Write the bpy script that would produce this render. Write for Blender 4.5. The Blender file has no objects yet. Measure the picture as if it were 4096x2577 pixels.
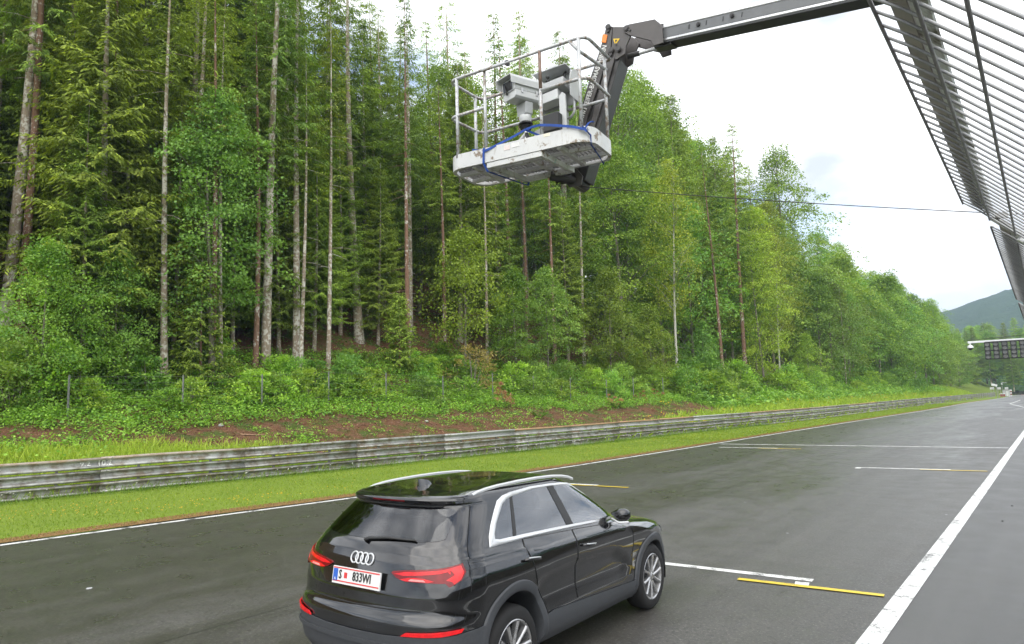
import bpy, math, random
import numpy as np
from mathutils import Vector, Matrix
R = math.radians
rng = np.random.default_rng(7)
random.seed(7)
scene = bpy.context.scene
COL = scene.collection

# ------------------------------------------------------------------ camera
CAM_H = 2.33
YAW, PITCH, ROLL = 38.5, 6.5, 1.53
FPX, CXP, CYP = 4096 * 24 / 36, 2048.0, 1288.5       # the photograph's own pixels
def cam_axes():
    y, p, ro = R(YAW), R(PITCH), R(ROLL)
    f0 = np.array([-math.sin(y), math.cos(y), 0]); r0 = np.array([math.cos(y), math.sin(y), 0])
    f = f0 * math.cos(p) + np.array([0, 0, math.sin(p)])
    u0 = np.cross(r0, f)
    return r0 * math.cos(ro) - u0 * math.sin(ro), u0 * math.cos(ro) + r0 * math.sin(ro), f
CR, CU, CF = cam_axes()
CC = np.array([0, 0, CAM_H])
cam = bpy.data.cameras.new('camera'); camo = bpy.data.objects.new('camera', cam); COL.objects.link(camo)
cam.lens = 24; cam.sensor_width = 36; cam.clip_start = 0.05; cam.clip_end = 9000
m = Matrix.Identity(4)
for i in range(3):
    m[i][0] = CR[i]; m[i][1] = CU[i]; m[i][2] = -CF[i]; m[i][3] = CC[i]
camo.matrix_world = m
scene.camera = camo

# ------------------------------------------------------------------ world, sun, exposure
SUN_EL, SUN_AZ = 43, 150           # elevation; azimuth clockwise from +Y (track direction)
world = bpy.data.worlds.new('World'); scene.world = world; world.use_nodes = True
wn = world.node_tree; wn.nodes.clear()
def wnode(t, **k):
    n = wn.nodes.new(t)
    for a, b in k.items(): setattr(n, a, b)
    return n
w_out = wnode('ShaderNodeOutputWorld'); w_bg = wnode('ShaderNodeBackground')
w_sky = wnode('ShaderNodeTexSky', sky_type='NISHITA', sun_disc=False, sun_elevation=R(SUN_EL), sun_rotation=R(SUN_AZ), air_density=1.0, dust_density=1.5, ozone_density=1.0)
w_tc = wnode('ShaderNodeTexCoord')
w_map = wnode('ShaderNodeMapping'); w_map.inputs['Scale'].default_value = (1.0, 1.0, 2.6); w_map.inputs['Location'].default_value = (8.8, 0.3, 5.1)
w_noi = wnode('ShaderNodeTexNoise'); w_noi.inputs['Scale'].default_value = 2.3; w_noi.inputs['Detail'].default_value = 7; w_noi.inputs['Roughness'].default_value = 0.55
w_rmp = wnode('ShaderNodeValToRGB')
w_rmp.color_ramp.elements[0].position = 0.37; w_rmp.color_ramp.elements[0].color = (0.3, 0.3, 0.3, 1)
w_rmp.color_ramp.elements[1].position = 0.47; w_rmp.color_ramp.elements[1].color = (1, 1, 1, 1)
w_noi2 = wnode('ShaderNodeTexNoise'); w_noi2.inputs['Scale'].default_value = 3.4; w_noi2.inputs['Detail'].default_value = 5
w_cr = wnode('ShaderNodeValToRGB')
w_cr.color_ramp.elements[0].position = 0.36; w_cr.color_ramp.elements[0].color = (3.5, 3.7, 4.0, 1)
w_cr.color_ramp.elements[1].position = 0.66; w_cr.color_ramp.elements[1].color = (10.5, 10.5, 10.5, 1)
w_mix = wnode('ShaderNodeMix', data_type='RGBA')
L = wn.links.new
L(w_tc.outputs['Generated'], w_map.inputs['Vector']); L(w_map.outputs[0], w_noi.inputs['Vector']); L(w_map.outputs[0], w_noi2.inputs['Vector'])
L(w_noi.outputs[0], w_rmp.inputs[0]); L(w_noi2.outputs[0], w_cr.inputs[0])
L(w_rmp.outputs[0], w_mix.inputs['Factor']); L(w_sky.outputs[0], w_mix.inputs['A']); L(w_cr.outputs[0], w_mix.inputs['B'])
L(w_mix.outputs['Result'], w_bg.inputs['Color']); L(w_bg.outputs[0], w_out.inputs['Surface'])
w_bg.inputs['Strength'].default_value = 0.12
sun = bpy.data.lights.new('sun', 'SUN'); suno = bpy.data.objects.new('sun', sun); COL.objects.link(suno)
sun.energy = 1.4; sun.angle = R(88); sun.color = (1.0, 0.955, 0.88)
sd = Vector((math.sin(R(SUN_AZ)) * math.cos(R(SUN_EL)), math.cos(R(SUN_AZ)) * math.cos(R(SUN_EL)), math.sin(R(SUN_EL))))
suno.rotation_euler = sd.to_track_quat('Z', 'Y').to_euler()
suno.location = (20, -20, 40)
vs = scene.view_settings
vs.view_transform = 'Standard'; vs.look = 'None'; vs.gamma = 1; vs.exposure = 1.2; vs.use_curve_mapping = False
scene.render.engine = 'CYCLES'
cy = scene.cycles
cy.use_denoising = True
cy.use_adaptive_sampling = True; cy.adaptive_threshold = 0.02
cy.max_bounces = 5; cy.diffuse_bounces = 3; cy.glossy_bounces = 3; cy.transmission_bounces = 4; cy.transparent_max_bounces = 6; cy.volume_bounces = 0
cy.caustics_reflective = False; cy.caustics_refractive = False
cy.sample_clamp_indirect = 6

# ------------------------------------------------------------------ pixel to place
def ray(px, py): return CF + CR * (px - CXP) / FPX - CU * (py - CYP) / FPX
def gnd(px, py, z=0.0):
    d = ray(px, py); return CC + d * ((z - CAM_H) / d[2])
def on_x(px, py, X):
    d = ray(px, py); return CC + d * (X / d[0])
def on_y(px, py, Y):
    d = ray(px, py); return CC + d * (Y / d[1])

# ------------------------------------------------------------------ builders
def link(o): COL.objects.link(o); return o
def tag(o, label=None, cat=None, group=None, kind=None):
    if label: o['label'] = label
    if cat: o['category'] = cat
    if group: o['group'] = group
    if kind: o['kind'] = kind
    return o
def thing(name, label, cat, loc=(0, 0, 0), rz=0.0, group=None):
    o = bpy.data.objects.new(name, None); link(o); o.empty_display_size = 0.3
    o.location = loc; o.rotation_euler = (0, 0, rz)
    return tag(o, label, cat, group)
def np_mesh(name, V, Fc, mat=None, cols=None, smooth=False):
    """V (n,3); Fc (m,k) equal-size faces"""
    V = np.asarray(V, np.float32); Fc = np.asarray(Fc, np.int32)
    me = bpy.data.meshes.new(name); n, k = Fc.shape
    me.vertices.add(len(V)); me.vertices.foreach_set('co', V.ravel())
    me.loops.add(n * k); me.loops.foreach_set('vertex_index', Fc.ravel())
    me.polygons.add(n); me.polygons.foreach_set('loop_start', np.arange(0, n * k, k, dtype=np.int32))
    if smooth: me.polygons.foreach_set('use_smooth', np.ones(n, bool))
    if cols is not None:
        a = me.color_attributes.new('col', 'FLOAT_COLOR', 'POINT')
        c = np.ones((len(V), 4), np.float32); c[:, :3] = cols
        a.data.foreach_set('color', c.ravel())
    me.update(calc_edges=True); me.validate()
    if mat: me.materials.append(mat)
    return me
class MB:
    def __init__(s): s.v = []; s.f = []
    def add(s, V, Fs):
        o = len(s.v); s.v += [tuple(map(float, p)) for p in V]; s.f += [tuple(i + o for i in f) for f in Fs]; return s
    def box(s, c, d, M=None):
        c = np.array(c, float); d = np.array(d, float) / 2
        P = [np.array([x, y, z]) * d for x in (-1, 1) for y in (-1, 1) for z in (-1, 1)]
        P = [(np.array(M) @ p if M is not None else p) + c for p in P]
        return s.add(P, [(0, 1, 3, 2), (4, 6, 7, 5), (0, 4, 5, 1), (2, 3, 7, 6), (0, 2, 6, 4), (1, 5, 7, 3)])
    def tube(s, pts, r, n=8, caps=True, closed=False):
        P = [np.array(p, float) for p in pts]; m = len(P)
        rr = r if hasattr(r, '__len__') else [r] * m
        V = []; up = None
        for i in range(m):
            if closed: t = P[(i + 1) % m] - P[i - 1]
            else: t = P[min(i + 1, m - 1)] - P[max(i - 1, 0)]
            t = t / (np.linalg.norm(t) + 1e-12)
            if up is None:
                a = np.array([0, 0, 1.0]) if abs(t[2]) < .9 else np.array([1.0, 0, 0])
            else: a = up
            u = a - t * (a @ t); u /= np.linalg.norm(u) + 1e-12; up = u; w = np.cross(t, u)
            for k in range(n):
                g = 2 * math.pi * k / n
                V.append(P[i] + rr[i] * (u * math.cos(g) + w * math.sin(g)))
        F = []
        for i in range(m if closed else m - 1):
            j = (i + 1) % m
            for k in range(n): F.append((i * n + k, i * n + (k + 1) % n, j * n + (k + 1) % n, j * n + k))
        if caps and not closed: F.append(tuple(range(n))[::-1]); F.append(tuple(range((m - 1) * n, m * n)))
        return s.add(V, F)
    def cyl(s, a, b, r, n=16): return s.tube([a, b], r, n)
    def prism(s, poly, h0, h1, M=None, o=(0, 0, 0)):
        """poly in local xy, extruded in local z; M columns = local axes"""
        n = len(poly); P = [(x, y, h0) for x, y in poly] + [(x, y, h1) for x, y in poly]
        if M is not None: P = [np.array(M) @ np.array(p, float) + np.array(o, float) for p in P]
        return s.add(P, [tuple(range(n))[::-1], tuple(range(n, 2 * n))] + [(i, (i + 1) % n, n + (i + 1) % n, n + i) for i in range(n)])
    def lathe(s, prof, c=(0, 0, 0), axis='z', n=24, M=None):
        V = []
        for (r, h) in prof:
            for k in range(n):
                g = 2 * math.pi * k / n
                p = np.array([r * math.cos(g), r * math.sin(g), h])
                if axis == 'y': p = np.array([p[0], p[2], p[1]])
                if axis == 'x': p = np.array([p[2], p[0], p[1]])
                if M is not None: p = np.array(M) @ p
                V.append(p + np.array(c, float))
        F = []
        for i in range(len(prof) - 1):
            for k in range(n): F.append((i * n + k, i * n + (k + 1) % n, (i + 1) * n + (k + 1) % n, (i + 1) * n + k))
        return s.add(V, F)
    def mesh(s, name, mat=None, smooth=None):
        me = bpy.data.meshes.new(name); me.from_pydata(s.v, [], s.f); me.validate()
        if mat: me.materials.append(mat)
        if smooth:
            me.polygons.foreach_set('use_smooth', np.ones(len(me.polygons), bool))
            if smooth is not True: me.set_sharp_from_angle(angle=R(smooth))
        me.update(); return me
    def build(s, name, mat, parent=None, smooth=None, world=True, bevel=0):
        o = bpy.data.objects.new(name, s.mesh(name, mat, smooth)); link(o)
        if parent is not None:
            o.parent = parent
            if world and parent.parent is None: o.location = -Vector(parent.location)
        if bevel:
            b = o.modifiers.new('bevel', 'BEVEL'); b.width = bevel; b.segments = 2; b.limit_method = 'ANGLE'; b.angle_limit = R(40)
        return o
def put(name, me, parent=None, world=True):
    o = bpy.data.objects.new(name, me); link(o)
    if parent is not None:
        o.parent = parent
        if world and parent.parent is None: o.location = -Vector(parent.location)
    return o
def copy_tree(o, parent=None):
    c = o.copy(); link(c); c.parent = parent
    for ch in list(o.children): copy_tree(ch, c)
    return c
def text_mesh(txt, size, mat, ext=0.0, sx=1.0, name='lettering', bold=0.0):
    cu = bpy.data.curves.new('t', 'FONT'); cu.body = txt; cu.size = size; cu.extrude = ext; cu.align_x = 'CENTER'; cu.align_y = 'CENTER'; cu.resolution_u = 2; cu.offset = bold
    to = bpy.data.objects.new('t', cu); link(to); to.scale = (sx, 1, 1)
    dg = bpy.context.evaluated_depsgraph_get()
    me = bpy.data.meshes.new_from_object(to.evaluated_get(dg)); me.name = name
    bpy.data.objects.remove(to); bpy.data.curves.remove(cu)
    if sx != 1: me.transform(Matrix.Diagonal((sx, 1, 1, 1)))
    me.materials.clear(); me.materials.append(mat)
    return me

# ------------------------------------------------------------------ materials
class MN:
    def __init__(s, name):
        s.m = bpy.data.materials.new(name); s.m.use_nodes = True; s.t = s.m.node_tree
        s.b = s.t.nodes['Principled BSDF']; s.out = s.t.nodes['Material Output']
    def n(s, t, **k):
        x = s.t.nodes.new('ShaderNode' + t)
        for a, b in k.items():
            if a.startswith('i_'):
                x.inputs[a[2:].replace('_', ' ')].default_value = b
            else: setattr(x, a, b)
        return x
    def l(s, a, b): s.t.links.new(a, b); return s
    def pos(s, scale=(1, 1, 1), obj=False):
        mp = s.n('Mapping'); mp.inputs['Scale'].default_value = scale
        if obj: s.l(s.n('TexCoord').outputs['Object'], mp.inputs[0])
        else: s.l(s.n('NewGeometry').outputs['Position'], mp.inputs[0])
        return mp.outputs[0]
    def noise(s, vec, scale, detail=4, rough=.55, dist=0):
        x = s.n('TexNoise'); x.inputs['Scale'].default_value = scale; x.inputs['Detail'].default_value = detail
        x.inputs['Roughness'].default_value = rough; x.inputs['Distortion'].default_value = dist
        s.l(vec, x.inputs['Vector']); return x.outputs['Fac']
    def ramp(s, fac, stops):
        x = s.n('ValToRGB'); e = x.color_ramp.elements
        while len(e) < len(stops): e.new(.5)
        for i, (p, c) in enumerate(stops):
            e[i].position = p; e[i].color = (c, c, c, 1) if not hasattr(c, '__len__') else (*c, 1)
        s.l(fac, x.inputs[0]); return x.outputs['Color']
    def mix(s, fac, a, b, blend='MIX'):
        x = s.n('Mix', data_type='RGBA', blend_type=blend)
        for v, nm in ((fac, 'Factor'), (a, 'A'), (b, 'B')):
            i = x.inputs[nm]
            if isinstance(v, bpy.types.NodeSocket): s.l(v, i)
            elif hasattr(v, '__len__'): i.default_value = (*v, 1)
            elif nm == 'Factor': i.default_value = v
            else: i.default_value = (v, v, v, 1)
        return x.outputs['Result']
    def math(s, op, a, b=0.0, clamp=False):
        x = s.n('Math', operation=op, use_clamp=clamp)
        for k, v in enumerate((a, b)):
            if isinstance(v, bpy.types.NodeSocket): s.l(v, x.inputs[k])
            else: x.inputs[k].default_value = v
        return x.outputs[0]
    def set(s, **k):
        for a, v in k.items():
            i = s.b.inputs[a.replace('_', ' ')]
            if isinstance(v, bpy.types.NodeSocket): s.l(v, i)
            elif hasattr(v, '__len__') and len(v) == 3: i.default_value = (*v, 1)
            else: i.default_value = v
        return s
    def bump(s, h, strength=.3, dist=.02):
        x = s.n('Bump'); x.inputs['Strength'].default_value = strength; x.inputs['Distance'].default_value = dist
        s.l(h, x.inputs['Height']); s.l(x.outputs[0], s.b.inputs['Normal']); return s
def simple(name, col, rough=.5, metal=0.0, vary=.15, scale=6, obj=True, spec=None, coat=0, ior=0):
    q = MN(name); v = q.pos(obj=obj); f = q.noise(v, scale)
    c = np.array(col)
    q.set(Base_Color=q.ramp(f, [(.3, tuple(c * (1 - vary))), (.7, tuple(np.minimum(c * (1 + vary), 1)))]), Metallic=metal)
    q.set(Roughness=q.ramp(f, [(.3, max(rough - .06, .02)), (.7, min(rough + .06, 1))]))
    if spec is not None: q.set(Specular_IOR_Level=spec)
    if coat: q.set(Coat_Weight=coat, Coat_Roughness=.03)
    if ior: q.set(IOR=ior)
    return q.m
def leaf_mat(name, trans=.35, rough=.55, tint=(1, 1, 1)):
    q = MN(name); a = q.n('VertexColor', layer_name='col'); oi = q.n('ObjectInfo')
    hsv = q.n('HueSaturation'); q.l(a.outputs['Color'], hsv.inputs['Color'])
    q.l(q.math('ADD', q.math('MULTIPLY', oi.outputs['Random'], .034), .470), hsv.inputs['Hue'])
    q.l(q.math('ADD', q.math('MULTIPLY', q.math('FRACT', q.math('MULTIPLY', oi.outputs['Random'], 7.31)), .62), .74), hsv.inputs['Value'])
    c = q.mix(1.0, hsv.outputs['Color'], tint, 'MULTIPLY')
    q.set(Base_Color=c, Roughness=rough, Specular_IOR_Level=.35)
    tr = q.n('BsdfTranslucent'); q.l(q.mix(1.0, c, (1.35, 1.35, .6), 'MULTIPLY'), tr.inputs['Color'])
    ms = q.n('MixShader'); ms.inputs[0].default_value = trans
    q.l(q.b.outputs[0], ms.inputs[1]); q.l(tr.outputs[0], ms.inputs[2]); q.l(ms.outputs[0], q.out.inputs['Surface'])
    return q.m
# ------------------------------------------------------------------ ground plan (metres; +Y runs down the track, +X to the pit side)
EDGE = np.array([(-40, -17.6), (-10, -16.0), (4, -14.97), (7, -14.63), (11.4, -14.0), (17.5, -13.5), (25, -13.22), (37, -12.95), (52, -12.62), (66, -12.2), (92, -11.55), (130, -11.2), (160, -10.1), (180, -9.6), (230, -9.4), (270, -6.5), (300, -1.0), (330, 8.0)])
BARR = np.array([(-40, -26), (-10, -23.2), (5.7, -21.7), (9, -21.2), (14.7, -20.3), (23, -19.3), (38, -18.05), (52, -17.0), (61, -16.5), (74, -16.2), (94, -15.9), (130, -15.0), (160, -13.9), (205, -12.9), (270, -12.9), (330, -12.9)])
def cubic(T, x):
    """smooth monotone-ish interpolation (Catmull-Rom on uneven knots)"""
    t, v = T[:, 0], T[:, 1]; x = np.asarray(x, float)
    dv = np.gradient(v, t)
    i = np.clip(np.searchsorted(t, x) - 1, 0, len(t) - 2); h = t[i + 1] - t[i]; u = np.clip((x - t[i]) / h, 0, 1)
    return (2*u**3 - 3*u**2 + 1) * v[i] + (u**3 - 2*u**2 + u) * h * dv[i] + (-2*u**3 + 3*u**2) * v[i+1] + (u**3 - u**2) * h * dv[i+1]
ex = lambda y: cubic(EDGE, y)
bx = lambda y: cubic(BARR, y)
def vnoise(x, y, sc, seed=0):
    """smooth value noise"""
    x = np.asarray(x, float) * sc; y = np.asarray(y, float) * sc
    xi = np.floor(x).astype(int); yi = np.floor(y).astype(int); fx = x - xi; fy = y - yi
    fx = fx*fx*(3-2*fx); fy = fy*fy*(3-2*fy)
    def hsh(a, b):
        n = (a * 374761393 + b * 668265263 + seed * 1442695041) & 0x7fffffff
        n = ((n ^ (n >> 13)) * 1274126177) & 0x7fffffff
        return ((n ^ (n >> 16)) & 0xffff) / 65535.0
    return (hsh(xi, yi)*(1-fx) + hsh(xi+1, yi)*fx)*(1-fy) + (hsh(xi, yi+1)*(1-fx) + hsh(xi+1, yi+1)*fx)*fy
def fbm(x, y, sc, seed=0): return vnoise(x, y, sc, seed)*.55 + vnoise(x, y, sc*2.1, seed+5)*.3 + vnoise(x, y, sc*4.3, seed+9)*.15
PS = [0, 1.2, 3, 5, 7, 8.5, 10, 13, 18, 26, 40, 60, 90, 160]
PZ = [.03, .15, .75, 1.35, 1.9, 2.35, 3.1, 5.0, 8.2, 12.5, 18.5, 25, 36, 58]
def hill(x, y):
    s = bx(y) - np.asarray(x, float)
    k = np.clip((s - 1) / 6, 0, 1)
    far = np.clip((np.asarray(y, float) - 60) / 120, 0, 1)
    left = np.clip((14 - np.asarray(y, float)) / 20, 0, 1)
    z = np.interp(s, PS, PZ) * (1 + .25 * far * np.clip((20 - s) / 20, 0, 1) + .12 * left * np.clip((s - 8) / 8, 0, 1))
    return np.where(s < 0, .03 * np.clip(1 + s / 2.5, 0, 1), z) + k * (fbm(x, y, .22, 3) - .5) * .9 + k * (fbm(x, y, .9, 4) - .5) * .22
def march(px, py, t0=12, t1=120):
    d = ray(px, py)
    for t in np.arange(t0, t1, .15):
        p = CC + d * t
        if p[2] < hill(p[0], p[1]): return p
    return CC + d * t1

# ------------------------------------------------------------------ setting materials
q = MN('wet_asphalt')
v = q.pos(); v2 = q.pos((1, .22, 1))
big = q.noise(v2, .42, 6, .62); mid = q.noise(v, 1.7, 5, .6); grit = q.noise(v, 95, 2, .7)
vo = q.n('TexVoronoi', feature='F1'); vo.inputs['Scale'].default_value = 22; q.l(v, vo.inputs['Vector'])
sep = q.n('SeparateXYZ'); q.l(q.n('NewGeometry').outputs['Position'], sep.inputs[0])
# wetness: soaked on the forest side of the crown of the road, drying toward the pit side
wl = q.math('ADD', q.math('MULTIPLY', sep.outputs['X'], -.16), q.math('MULTIPLY', q.math('SUBTRACT', big, .5), 4.6))
wet = q.ramp(q.math('ADD', wl, -.55), [(.0, 0), (1.0, 1)])
tone = q.ramp(mid, [(.3, (.060, .0575, .052)), (.7, (.082, .079, .072))])
stk = q.noise(q.pos((1.1, .035, 1)), 1.6, 4, .6); tone = q.mix(1.0, tone, q.ramp(stk, [(.32, (.80, .80, .80)), (.68, (1.18, 1.18, 1.18))]), 'MULTIPLY')
seam = q.math('LESS_THAN', q.math('ABSOLUTE', q.math('ADD', q.math('ADD', sep.outputs['X'], 7.3), q.math('MULTIPLY', q.math('SUBTRACT', q.noise(v, .8, 3), .5), .06))), .014); tone = q.mix(seam, tone, (.018, .018, .017))
tone = q.mix(q.ramp(grit, [(.52, 0), (.74, 1)]), tone, (.085, .082, .076))
tone = q.mix(q.math('MULTIPLY', q.ramp(q.noise(v, 34, 3, .7), [(.54, 0), (.66, 1)]), .75), tone, (.19, .182, .165)); tone = q.mix(q.math('MULTIPLY', q.ramp(q.noise(v, 21, 3, .7), [(.34, 1), (.48, 0)]), .65), tone, (.02, .02, .019))
chip = q.math('MULTIPLY', q.ramp(vo.outputs['Distance'], [(.10, 1), (.16, 0)]), q.ramp(q.noise(v, 11, 2), [(.54, 0), (.60, 1)]))
tone = q.mix(chip, tone, (.26, .25, .23))
q.set(Base_Color=q.mix(wet, tone, q.mix(1.0, tone, (.76, .75, .70), 'MULTIPLY')), Roughness=q.mix(wet, q.ramp(mid, [(.3, .42), (.7, .56)]), q.ramp(mid, [(.3, .24), (.7, .38)])), Specular_IOR_Level=.5)
q.bump(q.mix(.5, grit, mid), .22, .012)
M_ASPH = q.m
q = MN('pit_asphalt')
v = q.pos(); mid = q.noise(v, 1.3, 5, .6); grit = q.noise(v, 75, 3, .75)
tone = q.ramp(mid, [(.3, (.062, .0615, .060)), (.7, (.088, .087, .085))]); stk = q.noise(q.pos((1.1, .035, 1)), 1.6, 4, .6); tone = q.mix(1.0, tone, q.ramp(stk, [(.32, (.80, .80, .80)), (.68, (1.18, 1.18, 1.18))]), 'MULTIPLY')
seam = q.math('LESS_THAN', q.math('ABSOLUTE', q.math('ADD', q.math('ADD', sep.outputs['X'], 7.3), q.math('MULTIPLY', q.math('SUBTRACT', q.noise(v, .8, 3), .5), .06))), .014); tone = q.mix(seam, tone, (.018, .018, .017))
tone = q.mix(q.ramp(grit, [(.45, 0), (.75, 1)]), tone, (.15, .148, .143))
q.set(Base_Color=tone, Roughness=q.ramp(mid, [(.3, .40), (.7, .55)])); q.bump(grit, .5, .015)
M_PIT = q.m
def paint(name, col, wear):
    q = MN(name); v = q.pos(); n1 = q.noise(v, 3.2, 6, .7); n2 = q.noise(v, 60, 3, .7)
    f = q.ramp(q.math('ADD', q.math('MULTIPLY', n1, .75), q.math('MULTIPLY', n2, .35)), [(wear, 0), (wear + .1, 1)])
    q.set(Base_Color=q.mix(f, col, (.06, .058, .054)), Roughness=.45); return q.m
M_WHITE = paint('white_paint', (.70, .70, .68), .565)
M_YELLOW = paint('yellow_paint', (.68, .50, .03), .57)
q = MN('grass_ground'); v = q.pos(); n1 = q.noise(v, .7, 4); n2 = q.noise(v, 14, 4, .7)
q.set(Base_Color=q.mix(q.ramp(n2, [(.35, 0), (.7, 1)]), q.ramp(n1, [(.3, (.105, .185, .018)), (.7, (.15, .225, .025))]), (.21, .265, .045)), Roughness=.9, Specular_IOR_Level=.15); q.bump(n2, .6, .05)
M_GRASSG = q.m
q = MN('bank_soil'); v = q.pos(); n1 = q.noise(v, 1.1, 5, .6); n2 = q.noise(v, 17, 4, .75)
soil = q.ramp(n2, [(.28, (.055, .030, .018)), (.5, (.145, .075, .042)), (.72, (.29, .165, .095))])
sy = q.n('SeparateXYZ'); q.l(q.n('NewGeometry').outputs['Position'], sy.inputs[0]); far = q.ramp(q.math('MULTIPLY', sy.outputs['Y'], .01), [(.5, 0), (.75, 1)])
q.set(Base_Color=q.mix(far, q.mix(q.ramp(n1, [(.45, 0), (.62, 1)]), soil, (.075, .105, .025)), q.ramp(n2, [(.3, (.09, .14, .02)), (.7, (.15, .195, .03))])), Roughness=.95, Specular_IOR_Level=.1); q.bump(n2, .8, .06)
M_SOIL = q.m
M_DRY = simple('dry_edge', (.20, .125, .05), .9, vary=.5, scale=22, obj=False, spec=.1)

# ------------------------------------------------------------------ the flat things: ground, track, verge
def ribbon(y0, y1, n, fa, fb, z, m=2):
    ys = np.linspace(0, 1, n) ** 1.6 * (y1 - y0) + y0
    V = []; F = []
    for y in ys:
        a, b = float(fa(y)), float(fb(y))
        for k in range(m + 1):
            t = k / m; x = a + (b - a) * t
            V.append((x, y, z(x, y) if callable(z) else z))
    for i in range(n - 1):
        for k in range(m):
            o = i * (m + 1) + k; F.append((o, o + 1, o + m + 2, o + m + 1))
    b = MB(); b.add(V, F); return b
g = MB(); g.add([(-5000, -5000, -.6), (5000, -5000, -.6), (5000, 5000, -.6), (-5000, 5000, -.6)], [(0, 1, 2, 3)])
tag(g.build('ground', M_GRASSG), kind='structure')
track = ribbon(-40, 330, 120, lambda y: ex(y) - .35, lambda y: -1.50, 0.0, 4).build('race_track', M_ASPH); tag(track, kind='structure')
pit = ribbon(-40, 330, 60, lambda y: -1.50, lambda y: 14, 0.0, 3).build('pit_lane', M_PIT); tag(pit, kind='structure')
# verge, rising slightly to the barrier
def vz(x, y): return float(hill(x, y)) if x < bx(y) else float(.03 * np.clip(1 + (bx(y) - x) / 2.5, 0, 1)) + .004
verge = ribbon(-40, 330, 150, lambda y: bx(y) + .0, lambda y: ex(y) - .22 + .1 * math.sin(y * 1.7) * vnoise(y, 0, .8), vz, 8).build('grass_verge', M_GRASSG); tag(verge, kind='structure')
dry = ribbon(-40, 160, 320, lambda y: ex(y) - .55 - .35 * vnoise(y, 3, .9), lambda y: ex(y) - .16 - .1 * vnoise(y, 7, 2.1), .011, 2).build('dry_grass_edge', M_DRY, verge, world=False)
# painted markings
def mark(name, pts, mat, z=.004, parent=track):
    b = MB(); b.add([(p[0], p[1], z) for p in pts], [tuple(range(len(pts)))]); return b.build(name, mat, parent, world=False)
ribbon(-40, 300, 140, lambda y: ex(y) - .09, lambda y: ex(y) + .06, .004, 1).build('edge_line', M_WHITE, track, world=False)
ribbon(-40, 140, 90, lambda y: -1.70 - .0016 * max(y - 20, 0), lambda y: -1.50 - .0016 * max(y - 20, 0), .006, 1).build('pit_line', M_WHITE, track, world=False)
def bar(name, a, b, w, mat, z=.004):
    a = np.array(a, float); b = np.array(b, float); d = (b - a) / np.linalg.norm(b - a); nrm = np.array([-d[1], d[0]]) * w / 2
    return mark(name, [a - nrm, b - nrm, b + nrm, a + nrm], mat, z)
bar('grid_box_line', (-5.3, 8.93), (-2.62, 9.16), .14, M_WHITE)
bar('grid_box_line', (-2.70, 9.0), (-2.66, 8.80), .16, M_WHITE, .008)
bar('grid_number_line', (-3.40, 8.72), (-1.78, 8.90), .10, M_YELLOW, .012)
bar('grid_box_line', (-5.08, 23.06), (-2.68, 23.42), .15, M_WHITE)
bar('grid_box_line', (-5.02, 23.0), (-4.98, 22.75), .16, M_WHITE, .008)
bar('grid_number_line', (-3.4, 23.1), (-1.8, 23.30), .13, M_YELLOW, .012)
bar('start_line', (-12.75, 31.58), (-1.76, 32.45), .19, M_WHITE)
bar('grid_box_line', (-12.05, 29.62), (-9.55, 29.82), .16, M_WHITE)
bar('grid_number_line', (-10.3, 29.48), (-8.55, 29.60), .15, M_YELLOW, .012)
bar('grid_box_line', (-11.9, 15.78), (-9.9, 15.95), .14, M_WHITE)
bar('grid_number_line', (-10.9, 15.66), (-8.92, 15.84), .11, M_YELLOW, .012)
bar('pit_exit_line', (-5.55, 146), (-5.55, 114.5), .16, M_WHITE); bar('pit_exit_line', (-5.6, 114.7), (-3.1, 92.5), .16, M_WHITE, .008)
# the hillside behind the barrier
ys = np.concatenate([np.arange(-40, 60, .8), np.arange(60, 140, 1.6), np.arange(140, 334, 4)])
ss = np.concatenate([np.arange(0, 12, .5), np.arange(12, 40, 1.6), np.array([42, 48, 56, 66, 80, 100, 130, 160])])
YY, SS = np.meshgrid(ys, ss, indexing='ij'); XX = bx(YY) - SS; ZZ = hill(XX, YY); ZZ[:, 0] += 0.004
V = np.stack([XX, YY, ZZ], -1).reshape(-1, 3); n, mm = YY.shape
ii, jj = np.meshgrid(np.arange(n - 1), np.arange(mm - 1), indexing='ij'); o = (ii * mm + jj).ravel()
hs = put('hillside', np_mesh('hillside', V, np.stack([o, o + mm, o + mm + 1, o + 1], 1), M_SOIL, smooth=True)); tag(hs, kind='structure')
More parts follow.
